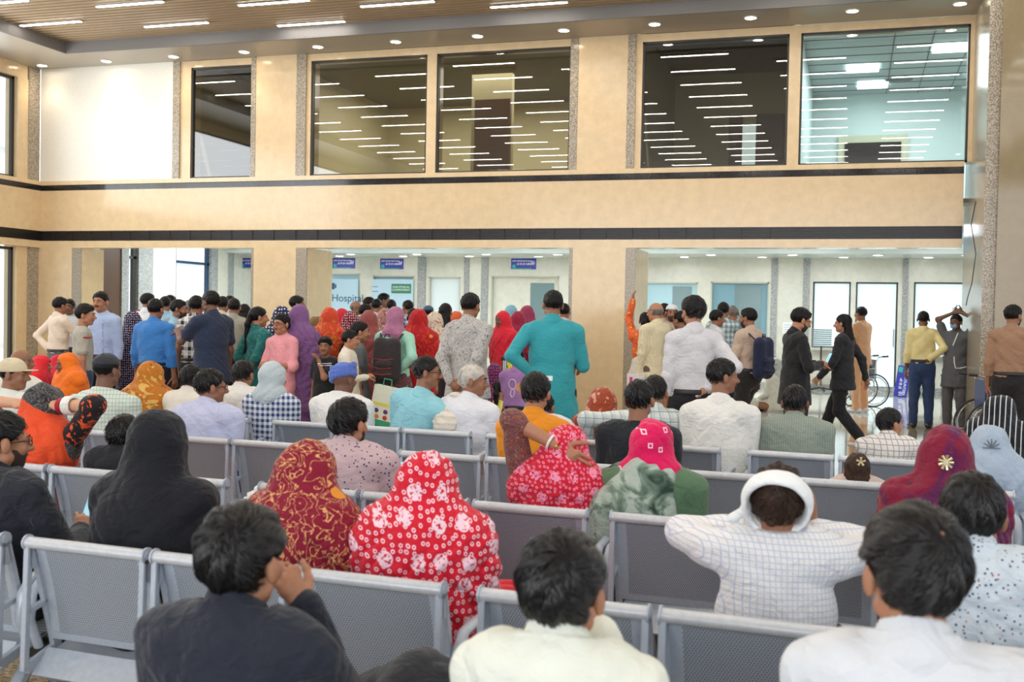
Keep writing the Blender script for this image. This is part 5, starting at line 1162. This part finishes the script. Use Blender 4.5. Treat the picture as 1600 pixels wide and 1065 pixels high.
person(601, 458, Z=19.5, shirt=F((150, 170, 190)), pants=DK, hair=('short', 'black'), skin='brown', face=-70, feat=True, beard='moustache', seed=118, label='tallest moustached person at the far counter below the poster')
person(590, 467, Z=18.5, shirt=F((200, 210, 220)), pants=DK, hair=('short', 'black'), skin='brown', face=-20, seed=119, label='dark-haired person at the far counter left of the mauve scarf')
person(612, 468, Z=19, shirt=F((150, 190, 206)), pants=DK, hair=('short', 'black'), skin='dark', face=10, seed=120, label='dark-haired person at the far counter above the mauve scarf')
person(637, 469, Z=18, shirt=F((220, 228, 236), 'plaid', (60, 80, 130), None, 1), pants=DK, hair=('short', 'black'), skin='brown', face=60, feat=True, seed=121, label='person in a blue and white check shirt looking left at the far counter')
person(602, 483, Z=14.2, shirt=F((150, 100, 100)), skirt=F((120, 80, 80)), drape='hood', dm=F((170, 120, 110), 'floral', (110, 70, 90), (210, 170, 150), .8), hair=None, face=0, skin='tan', seed=122, kw=.9, label='person in a dusty floral veil behind the backpack')
person(647, 482, Z=15, shirt=F((90, 30, 40)), skirt=F((60, 30, 40)), hair=('bun', 'black'), face=-10, skin='tan', seed=123, label='person with a dark bun behind the deep red sari')
person(680, 489, Z=13.2, shirt=F((200, 180, 160)), skirt=F((60, 50, 60)), drape='hood', dm=F((216, 200, 180), 'floral', (180, 130, 110), (150, 90, 90), .7), hair=None, face=0, skin='tan', seed=124, kw=.85, label='person in a cream floral veil left of the paisley shirt')
person(670, 477, Z=17, shirt=F((160, 170, 180)), pants=DK, drape='skullcap', dm=F((70, 90, 120)), hair=('short', 'black'), face=0, skin='brown', seed=125, label='person with a slate blue head covering at the back of the queue')
person(697, 474, Z=14, shirt=F((90, 150, 170)), skirt=F((60, 90, 110)), hair=('long', 'black'), face=0, skin='tan', seed=126, label='person with long straight black hair left of the paisley shirt')
person(714, 487, Z=15, shirt=F((210, 90, 50)), skirt=F((180, 60, 50)), drape='hood', dm=F((214, 100, 60)), hair=None, face=0, skin='tan', seed=127, label='person in an orange veil close behind the paisley shirt')
person(736, 457, Z=9.9, shirt=F((190, 186, 182), 'paisley', (120, 116, 118), (150, 146, 146), 1.3), hem=.80, pants=F((150, 170, 196)), hair=('short', 'black'), skin='brown', arms=('behind', 'behind'), face=-14, seed=128, kw=1.08, hs=1.05, label='person in a grey paisley shirt with hands clasped behind the back')
# ---------------- middle right
person(785, 487, Z=14, shirt=F((210, 30, 50)), skirt=F((200, 30, 50)), drape='sari', dm=F((214, 34, 54)), hair=None, face=150, feat=True, skin='dark', seed=130, kw=.9, label='person in a red sari facing the camera beside the teal shirt')
person(799, 477, Z=16.5, shirt=F((120, 170, 190)), skirt=F((90, 120, 140)), drape='hood', dm=F((130, 184, 204)), hair=None, face=0, skin='tan', seed=131, kw=.9, label='person in a pale blue veil behind the red sari')
person(810, 487, Z=14.6, shirt=F((150, 30, 60)), skirt=F((140, 30, 60)), drape='hood', dm=F((150, 34, 66), 'specks', (190, 70, 90), (120, 30, 60), 1), hair=None, face=0, skin='tan', seed=132, kw=.9, label='person in a raspberry veil left of the teal shirt')
person(824, 478, Z=15.2, shirt=F((140, 40, 70)), skirt=F((120, 30, 60)), drape='hood', dm=F((140, 44, 80), 'dots', (180, 90, 110), None, .8), hair=None, face=0, skin='tan', seed=133, kw=.9, label='taller person in a plum dotted veil next to the teal shirt')
cT = person(864, 452, Z=9.0, shirt=F((54, 158, 168)), hem=.66, pants=F((26, 28, 32)), hair=('short', 'black'), skin='brown', arms=('akimbo', 'hold'), face=10, yaw=.35, seed=134, kw=1.12, hs=1.03, beard='full', label='standing person in a teal long shirt with a hand behind the back holding paper')
person(882, 474, Z=15.5, shirt=F((200, 200, 200)), pants=DK, hair=('short', 'black'), skin='brown', face=0, seed=135, label='person mostly hidden between the teal shirt and the wide column')
# ---------------- right part
person(1009, 488, Z=14.2, shirt=F((224, 110, 50), 'floral', (214, 60, 40), (236, 190, 120), .6), skirt=F((220, 214, 200)), hair=('bun', 'black'), skin='brown', arms=('up', 'down'), face=0, seed=140, label='person in white behind the bald one, raising an orange-sleeved arm to the column')
cE = person(1024, 472, Z=13.2, shirt=F((226, 214, 182), 'check', (200, 186, 150), None, .7), hem=.82, pants=F((98, 86, 74)), hair=('bald', 'grey'), skin='tan', arms=('down', 'hold'), face=45, yaw=.3, feat=True, seed=141, label='balding person in a cream checked shirt holding a paper bag')
person(1038, 474, Z=15.2, shirt=F((200, 180, 160)), pants=DK, hair=('short', 'black'), skin='brown', face=20, seed=142, label='dark-haired person between the bald one and the white cap')
person(1050, 475, Z=15.0, shirt=F((190, 180, 160)), pants=DK, hair=('short', 'black'), drape='skullcap', dm=F((220, 226, 230)), skin='brown', face=195, feat=True, beard='full', seed=143, label='bearded person with a white cap facing the camera')
person(1063, 486, Z=13.2, shirt=F((96, 100, 108)), hem=.82, pants=DK, hair=('short', 'black'), skin='brown', face=60, seed=144, label='person in a slate grey waistcoat behind the tall white shirt')
person(1083, 463, Z=8.4, shirt=F((214, 212, 216)), pants=F((26, 28, 32)), hair=('tousled', 'black'), skin='tan', arms=('down', 'akimbo'), face=25, yaw=.3, seed=145, kw=.95, hs=1.04, beard='full', label='tall standing person in an off-white shirt with one hand on the hip')
person(1121, 484, Z=14.6, shirt=F((200, 206, 214)), pants=DK, hair=('short', 'black'), skin='brown', face=-60, feat=True, seed=146, label='boy seen in profile just right of the tall white shirt')
person(1131, 472, Z=15.8, shirt=F((210, 220, 224), 'plaid', (110, 140, 150), None, 1), pants=DK, hair=('short', 'black'), skin='brown', face=-10, arms=('down', 'chin'), seed=147, label='person in a blue-grey plaid shirt at the far counter holding a phone to the ear')
person(1146, 477, Z=16.6, shirt=F((120, 140, 160)), pants=DK, hair=('thin', 'grey'), skin='brown', face=0, seed=148, label='grey-haired person at the far counter left of the beige shirt')
cK = person(1169, 481, Z=12.6, shirt=F((198, 174, 156)), pants=F((38, 34, 34)), hair=('short', 'black'), skin='brown', arms=('hold', 'down'), face=58, yaw=.2, feat=True, beard='full', seed=149, legs='walk', label='bearded person in a beige shirt wearing a navy backpack')
cL = person(1252, 481, Z=11.0, shirt=F((30, 31, 34)), hem=.74, pants=F((30, 30, 34)), hair=('tousled', 'black'), skin='tan', arms=('hold', 'hold'), face=-65, pitch=.3, feat=True, glasses=True, beard='full', seed=150, label='bearded person in a black blazer looking down at a phone')
person(1317, 491, Z=13.2, shirt=F((36, 37, 42)), hem=.78, pants=F((28, 29, 33)), hair=('long', 'black'), skin='tan', arms=('walk', 'walkb'), face=72, legs='walk', shoes=M_SHOEW, seed=151, kw=.95, label='walking person in a black suit with very long black hair')
person(1345, 479, Z=18.6, shirt=F((216, 164, 124)), hem=.80, pants=F((220, 168, 128)), hair=('short', 'black'), skin='brown', arms=('hold', 'hold'), face=55, seed=152, shoes=M_SHOEW, label='person in a peach uniform standing beside the far wheelchair')
person(1443, 486, Z=16.1, shirt=F((232, 218, 160)), pants=F((50, 70, 110)), hair=('short', 'black'), skin='dark', arms=('down', 'akimbo'), face=0, seed=153, label='person in a pale yellow shirt and faded jeans with a hand on the hip')
cM = person(1494, 491, Z=15.8, shirt=F((92, 94, 98)), hem=.66, sleeve='short', pants=F((98, 98, 102)), hair=('short', 'black'), skin='dark', arms=('headtop', 'headtop'), face=150, feat=True, seed=154, shoes=M_SHOEW, label='person in a dark grey tunic with white piping, arms raised and a blue mask')
person(1584, 476, Z=11.9, shirt=F((160, 124, 100)), pants=F((36, 34, 38)), hair=('short', 'black'), skin='brown', arms=('down', 'down'), face=-15, yaw=-.5, beard='full', seed=155, kw=1.05, label='person in a tan shirt at the right edge seen from behind')
person(1566, 620, Z=7.4, pose=S, shirt=F(BLK), skirt=DK, drape='burqa', dm=F((26, 28, 34), 'stripe', (200, 204, 210), None, 1.2), hair=None, arms=('lap', 'lap'), yaw=-1.0, face=-10, skin='tan', seed=156, kw=.9, label='person in a black headscarf with thin white stripes at the right edge')
# ================================================================== THINGS CARRIED AND LYING ABOUT
def sd(name, prims, mat, h=.008, k=.02, post=None, parent=None):
    v, f = surf(prims, h, k, post); return meshobj(name, v, f, mat, parent)
def put(e, c, loc, rz=0.0):
    p = world(c, loc); e.location = p; e.rotation_euler = (0, 0, c['rot']+rz); return e
def ring(name, c, a, b, t, rad, thick, mat, parent, wide=1):
    """a bangle round the forearm from a to b at fraction t"""
    m = MB(); p = a+(b-a)*t; d = nrm(b-a); x = nrm(np.cross(d, [0.3, 0.2, 1])); y = np.cross(d, x)
    for q in range(wide):
        pp = p+d*q*thick*1.7
        m.tube([pp+(x*math.cos(u)+y*math.sin(u))*rad for u in [2*math.pi*k/18 for k in range(19)]], thick, 6, cap=False)
    return m.build(name, mat, parent, True)
M_PHONE = plain('phone_glass', (30, 34, 40), 0.1); M_SCREEN = emit('phone_screen', (150, 200, 220), 0.7); M_CASE = plain('phone_case', (196, 190, 184), 0.35)
def phone(c, i, lab, mat=None, off=(0, .09, .02)):
    S0, E0, W0, dd, cu, s = c['A'][i]; p = W0+dd*.09+np.array([off[0]*s, off[1]*.3, off[2]])
    e = empty('phone', (0, 0, 0)); tag(e, lab, 'phone'); put(e, c, p); e.rotation_euler = (R(65), 0, c['rot'])
    MB().box(-.037, .037, -.078, .078, -.004, .004).build('shell', mat or M_PHONE, e, bevel=.003); MB().box(-.034, .034, -.074, .074, .0041, .0045).build('screen', M_SCREEN, e)
phone(cD, 1, 'silver phone held by the denim-shirted person at the left edge', M_CASE)
phone(cP, 1, 'pale phone held up by the person in the dusty pink shirt', M_CASE)
phone(cL, 1, 'dark phone held by the person in the black blazer')
# white paper in the teal person's hand
W0 = cT['A'][0][2]; o = MB().box(-.05, .05, -.003, .003, -.02, .02).build('folded_paper', M_SIGNT); put(o, cT, W0+np.array([.10, -.05, -.01])); tag(o, 'small folded white paper held behind the teal shirt', 'paper')
# bangles
M_BANG = plain('bangle_white', (240, 238, 232), .3); M_BANGR = plain('bangle_red', (180, 30, 50), .3)
for i in (1,):
    S0, E0, W0, dd, cu, s = cO['A'][i]; ring('bangle', cO, W0, E0, .10, .034, .004, M_BANGR, cO['e'], 4); ring('bangle', cO, W0, E0, .28, .041, .006, M_BANG, cO['e'], 5)
S0, E0, W0, dd, cu, s = cR['A'][0]; ring('bangle', cR, W0, E0, .06, .034, .0025, M_GOLD, cR['e']); ring('bangle', cR, W0, E0, .20, .033, .003, M_BANG, cR['e'], 2)
# backpacks
def backpack(c, lab, mat, trim):
    e = empty('backpack', (0, 0, 0)); tag(e, lab, 'backpack'); g = c['g']; tp = c['tp']; b = tp(0, -.21, 1.18)
    put(e, c, b)
    sd('bag_body', [cone((-.07, 0, -.20), (-.07, 0, .12), .085, .08, 1, .85), cone((.07, 0, -.20), (.07, 0, .12), .085, .08, 1, .85)], mat, .009, .06, None, e)
    sd('pocket', [cone((-.05, -.07, -.18), (.05, -.07, -.18), .05, .05), cone((-.05, -.07, -.08), (.05, -.07, -.08), .045, .045)], mat, .009, .05, None, e)
    for z in (-.17, -.11, -.02): MB().tube([(-.10, -.085-.03*(z < -.05), z), (0, -.10-.022*(z < -.05), z-.012), (.10, -.085-.03*(z < -.05), z)], .004, 6).build('piping', trim, e, True)
    for s in (-1, 1): MB().tube([(s*.10, .05, .17), (s*.12, .12, .235), (s*.13, .23, .23), (s*.14, .31, .08), (s*.15, .27, -.10), (s*.12, .08, -.2)], .016, 8, flat=.5).build('strap', mat, e, True)
    MB().tube([(-.03, 0, .195), (-.02, 0, .23), (.02, 0, .23), (.03, 0, .195)], .006, 6).build('grab_handle', mat, e, True)
backpack(cB, 'dark grey backpack with red piping worn over the mint top', F((52, 46, 48)), plain('piping_red', (170, 40, 40), .5))
backpack(cK, 'navy backpack worn over the beige shirt', F((30, 36, 64)), plain('piping_navy', (60, 70, 100), .5))
# printed carry bag standing in the queue
P = at_depth(598, 600, 10.9); e = empty('carry_bag', (P[0], P[1], .02)); tag(e, 'white and green carry bag printed with vegetables beside the backpack', 'bag'); e.location = (P[0], P[1], .42); e.rotation_euler = (0, R(8), R(-10))
M_BAGW = plain('bag_white', (226, 230, 214), .5); MB().ring_loft([[(-.14, -.05, 0), (.14, -.05, 0), (.14, .05, 0), (-.14, .05, 0)], [(-.13, -.035, .4), (.13, -.035, .4), (.13, .035, .4), (-.13, .035, .4)]]).build('bag_body', M_BAGW, e)
MB().box(-.138, .138, -.052, -.047, .0, .06).build('green_band', plain('bag_green', (60, 160, 120), .5), e); MB().box(-.13, .13, -.046, -.043, .20, .23).build('yellow_band', plain('bag_yellow', (230, 220, 90), .5), e)
for x, z, cc, nm in ((-.06, .15, (90, 40, 110), 'aubergine'), (.05, .15, (110, 50, 120), 'onion'), (-.05, .09, (230, 120, 50), 'carrot'), (.05, .09, (200, 60, 60), 'tomato')):
    sd('printed_'+nm, [ell((x, -.05, z), (.028, .004, .024))], plain('print_'+nm, cc, .5), .004, .002, None, e)
MB().tube([(-.05, 0, .4), (-.045, 0, .47), (.045, 0, .47), (.05, 0, .4)], .006, 6).build('handle', MATS['bag_green'], e, True)
# paper bag in the bald person's hand
W0 = cE['A'][0][2]; e = empty('paper_bag', (0, 0, 0)); put(e, cE, W0+np.array([-.02, .03, -.33])); tag(e, 'white paper bag with pink and blue print held by the balding person', 'bag')
MB().box(-.04, .04, -.13, .13, 0, .34).build('bag_body', plain('bag_paper', (232, 228, 232), .5), e)
for y_, z_, cc in ((-.06, .25, (214, 60, 130)), (.04, .27, (214, 60, 130)), (.0, .12, (60, 60, 110)), (.06, .08, (60, 60, 110))): MB().box(-.043, .043, y_-.03, y_+.03, z_-.03, z_+.03).build('print_patch', plain('print_%d%d' % (cc[0], int(z_*100)), cc, .5), e)
# brooch and bow
cov = [o for o in bpy.data.objects if o.get('label', '').startswith('person in a crimson and purple')][0]
def at_person(o, px, py, Z, d=0.0): return Vector(at_depth(px, py, Z))
def pinned(o, px, py, Z, build):
    bpy.context.view_layer.update()
    P = o.matrix_basis.inverted() @ Vector(at_depth(px, py, Z)); build(o, P)
def brooch(o, P):
    m = MB()
    for k in range(9):
        a = 2*math.pi*k/9; m.tube([P, P+Vector((.028*math.cos(a), -.004, .028*math.sin(a)))], [.004, .006], 6)
    m.tube([P+Vector((0, -.008, 0)), P+Vector((0, .004, 0))], .012, 8); m.build('brooch', plain('brooch_pearl', (236, 220, 180), .2, .6), o, True)
def surf_hit(o, px, py):
    """first point of a person's cloth along the sight line of a pixel"""
    bpy.context.view_layer.update(); best = None
    M = o.matrix_basis; Mi = M.inverted(); o0 = Mi @ Vector((0, 0, CAMH)); d = (Mi.to_3x3() @ Vector(ray(px, py))).normalized()
    for ch in o.children:
        if ch.type == 'MESH':
            hit, loc, nn, _ = ch.ray_cast(o0, d)
            if hit and (best is None or (loc-o0).length < (best[0]-o0).length): best = (loc, nn)
    return best
def byl(s): return [o for o in bpy.data.objects if o.get('label', '').startswith(s)][0]
h = surf_hit(cov, 1478, 722)
if h: brooch(cov, h[0]+h[1]*.006)
o = byl('small child with long brown'); h = surf_hit(o, 1344, 722)
if h:
    m = MB()
    for k in range(5):
        a = 2*math.pi*k/5+.3; p = h[0]+h[1]*.006; m.tube([p, p+Vector((.022*math.cos(a), -.004, .022*math.sin(a)))], [.003, .007], 6)
    m.build('bow_clip', plain('bow_gold', (214, 196, 150), .4), o, True)
o = byl('person in a pale blue-grey scarf'); h = surf_hit(o, 1549, 700)
if h:
    m = MB()
    for k in range(7):
        a = math.pi*k/6; p = h[0]+h[1]*.003; m.tube([p, p+Vector((.04*math.cos(a), 0, .045*math.sin(a)))], .003, 5)
    m.build('embroidery', plain('thread_grey', (110, 120, 128), .6), o, True)
# prints on shirts
def patch(o, px, py, name, mat, rx, rz, n=20, ring_=False):
    h = surf_hit(o, px, py)
    if not h: return
    p = h[0]+h[1]*.004; nn = h[1]; x = nn.cross(Vector((0, 0, 1))).normalized(); y = x.cross(nn)
    m = MB()
    if ring_: m.tube([p+x*rx*math.cos(a)+y*rz*math.sin(a) for a in [2*math.pi*k/n for k in range(n+1)]], .006, 6, cap=False)
    else: m.ring_loft([[p+nn*t+x*rx*math.cos(a)+y*rz*math.sin(a) for a in [2*math.pi*k/n for k in range(n)]] for t in (-.004, .003)])
    m.build(name, mat, o, True)
o = byl('child in a lilac T-shirt'); M_LPR = plain('print_pale', (222, 200, 230), .6)
patch(o, 801, 600, 'ribbon_print', M_LPR, .035, .045, ring_=True); patch(o, 801, 614, 'ribbon_print', M_LPR, .02, .035, ring_=True); patch(o, 812, 606, 'circle_print', plain('print_orange', (236, 160, 110), .6), .04, .05)
def strap_line(o, pts, name, mat, r=.006):
    P = []
    for px, py in pts:
        h = surf_hit(o, px, py)
        if h: P.append(h[0]+h[1]*.004)
    if len(P) > 1: MB().tube(P, r, 6).build(name, mat, o, True)
o = byl('small boy in a black T-shirt')
for yy in (568, 571): strap_line(o, [(497+k*3, yy) for k in range(8)], 'chest_stripe', M_SIGNT, .004)
o = byl('teenage boy in a grey T-shirt'); strap_line(o, [(130, 527), (134, 527), (138, 527), (142, 526)], 'sleeve_band', M_BANGR, .008)
o = byl('person in a dark grey tunic'); strap_line(o, [(1491, 557), (1491, 565), (1493, 575), (1500, 575), (1509, 573)], 'pocket_piping', M_SIGNT, .008); strap_line(o, [(1497, 520), (1493, 530), (1489, 540)], 'front_piping', M_SIGNT, .008)
# face mask
def mask(c): 
    hp = c['hp']; sd('face_mask', [ell(hp(0, .062, -.052), np.array([.054, .052, .042])*c['kh'], c['HM'])], plain('mask_blue', (120, 170, 206), .6), .005, .01, None, c['e'])
mask(cM)
# shirt placket and buttons of the light blue shirt
o = byl('moustached person in a light blue'); strap_line(o, [(160, 500+k*7) for k in range(9)], 'placket', F((160, 182, 222)), .006)
for k in range(5): patch(o, 160, 503+k*13, 'button', M_SIGNT, .006, .006, 8)
# white bag with green print lying on a seat of the second row
e = empty('plastic_bag', (-2.62, 4.52, .50)); tag(e, 'white plastic bag with green print lying on a seat behind the maroon veil', 'bag')
r_ = folds(5, .012, 1.8); sd('bag_body', [ell((0, 0, .06), (.12, .10, .13)), ell((.03, .02, .16), (.09, .07, .10))], plain('bag_film', (232, 236, 232), .3), .008, .04, lambda X, D: D+r_(X), e); e.location = (-2.64, 4.50, .46)
sd('leaf_print', [ell((-.02, -.10, .12), (.03, .012, .02)), ell((.05, -.09, .08), (.03, .012, .015))], plain('leaf_green', (70, 140, 70), .5), .006, .002, None, e)
# white wrap with embroidery hanging behind, wheelchairs
M_TYRE = plain('tyre_rubber', (40, 40, 42), .5); M_VINYL = plain('blue_vinyl', (40, 60, 120), .4)
def wheelchair(loc, rz, lab, vin):
    e = empty('wheelchair', loc, rz); tag(e, lab, 'wheelchair')   # faces +X
    for s in (-1, 1):
        y = s*.28; w = MB(); w.tube([(.0+.295*math.cos(a), y, .30+.295*math.sin(a)) for a in [2*math.pi*k/28 for k in range(29)]], .014, 8, cap=False); w_ = w.build('rear_wheel', M_TYRE, e, True)
        w = MB(); w.tube([(.0+.25*math.cos(a), y+s*.03, .30+.25*math.sin(a)) for a in [2*math.pi*k/28 for k in range(29)]], .008, 6, cap=False); w.build('push_rim', M_CHROME, w_, True)
        w = MB()
        for k in range(18):
            a = 2*math.pi*k/18; w.tube([(0.01*math.cos(a), y, .30+.01*math.sin(a)), (.29*math.cos(a+.2), y, .30+.29*math.sin(a+.2))], .0018, 4)
        w.build('spoke', M_CHROME, w_, True)
        w = MB(); w.tube([(.42+.085*math.cos(a), s*.24, .09+.082*math.sin(a)) for a in [2*math.pi*k/16 for k in range(17)]], .012, 6, cap=False); w.build('caster', M_TYRE, e, True)
        w = MB(); w.tube([(-.20, s*.23, .92), (-.09, s*.23, .90), (-.06, s*.23, .80), (-.02, s*.23, .35), (.40, s*.23, .35), (.44, s*.23, .18), (.52, s*.2, .10)], .012, 8); w.tube([(-.05, s*.23, .70), (.25, s*.23, .70), (.30, s*.23, .62), (.30, s*.23, .38)], .012, 8); w.tube([(-.02, s*.23, .48), (.40, s*.23, .48), (.42, s*.24, .12)], .012, 8)
        fr = w.build('side_frame', M_CHROME, e, True); MB().tube([(-.28, s*.23, .925), (-.17, s*.23, .918)], .018, 10).build('hand_grip', M_TYRE, fr, True)
        MB().box(.02, .27, s*.23-.025, s*.23+.025, .71, .74).build('arm_pad', M_TYRE, e, bevel=.008); MB().box(.46, .58, s*.12-.08, s*.12+.08, .10, .12).build('footplate', M_TYRE, e, bevel=.004)
    MB().box(-.02, .40, -.22, .22, .47, .50).build('seat', vin, e, bevel=.01); MB().box(-.075, -.055, -.22, .22, .50, .86).build('backrest', vin, e, bevel=.008)
P = at_depth(1356, 600, 20.2); wheelchair((P[0], P[1], 0), R(200), 'wheelchair with thin tyres standing behind the peach uniform', plain('vinyl_grey', (60, 66, 80), .4))
P = at_depth(1541, 600, 13.6); wheelchair((P[0], P[1], 0), R(10), 'wheelchair with a blue board beside the right pillar', M_VINYL)
wc = byl('wheelchair with a blue board'); MB().box(-.05, .18, -.31, -.29, .42, .74).build('side_board', plain('board_blue', (40, 70, 200), .4), wc, bevel=.004)
# queue barrier post
P = at_depth(788, 560, 12.0); e = empty('barrier_post', (P[0], P[1], 0)); tag(e, 'grey metal barrier post near the lilac T-shirt', 'post')
MB().tube([(0, 0, .02), (0, 0, 1.05)], .03, 12).build('pole', M_CHROME, e, True); MB().ring_loft([[(r_*math.cos(a), r_*math.sin(a), z_) for a in [2*math.pi*k/20 for k in range(20)]] for r_, z_ in ((.16, 0), (.16, .015), (.05, .035))]).build('base', M_CHROME, e, True)
MB().tube([(0, 0, 1.05), (0, 0, 1.09)], .04, 12).build('head', M_DARKFR, e, True)
# office chair backs seen through the far windows
def office_chair(x, y, lab):
    e = empty('office_chair', (x, y, 0)); tag(e, lab, 'chair'); b = MB()
    for k in range(9): b.box(-.22, .22, -.01, .01, .98+k*.045, 1.012+k*.045)
    b.build('backrest', plain('mesh_grey', (120, 128, 132), .5), e); MB().box(-.24, .24, -.02, .44, .46, .52).build('seat', M_DARKFR, e, bevel=.02); MB().tube([(0, .2, .05), (0, .2, .46)], .03, 8).build('column', M_CHROME, e, True)
    MB().tube([(0, .0, .5), (0, -.02, 1.0)], .02, 8).build('back_support', M_DARKFR, e, True)
    for k in range(5):
        a = 2*math.pi*k/5; MB().tube([(0, .2, .08), (.28*math.cos(a), .2+.28*math.sin(a), .03)], .02, 6).build('foot', M_DARKFR, e, True)
office_chair(-.62, BY-.75, 'grey slatted office chair by the counter window behind the black suit')
# visitor chairs at the right-hand counter
for i, x in enumerate((1.5, 2.05)):
    e = empty('visitor_chair', (x, BY-1.0, 0)); tag(e, ['dark visitor chair left of the grey tunic at the right counter', 'dark visitor chair right under the right counter window, by the pillar'][i], 'chair', 'visitor chairs at the right counter')
    MB().box(-.2, .2, -.18, -.15, .5, .88).build('backrest', M_DARKFR, e, bevel=.01); MB().box(-.21, .21, -.18, .22, .43, .47).build('seat', M_DARKFR, e, bevel=.01)
    for sx in (-1, 1):
        for sy in (-1, 1): MB().tube([(sx*.19, sy*.18+.02, 0), (sx*.18, sy*.16+.02, .44)], .012, 6).build('leg', M_CHROME, e, True)

# pale printed sari cloth over the left side of the green blouse
tp = cG['tp']; fo_ = folds(77, .005, .9, True); sb_ = cG['sb']
sd('sari_cloth', [cone(tp(.0, -.075, 1.41), tp(-.05, -.085, 1.22), .10, .145, 1.15, .62), cone(tp(-.05, -.085, 1.22), tp(-.10, -.06, .98), .145, .19, 1.15, .68)], F((176, 190, 178), 'tiedye', (110, 132, 116), (44, 64, 54), .55), .008, .04, lambda X, D: sb_(X, D+fo_(X)), cG['e'])
# pink shirt front under the black blazer, white collar of the denim
o = byl('bearded person in a black blazer'); strap_line(o, [(1262, 512), (1266, 524), (1269, 540), (1270, 556)], 'shirt_front', F((214, 160, 170)), .018)
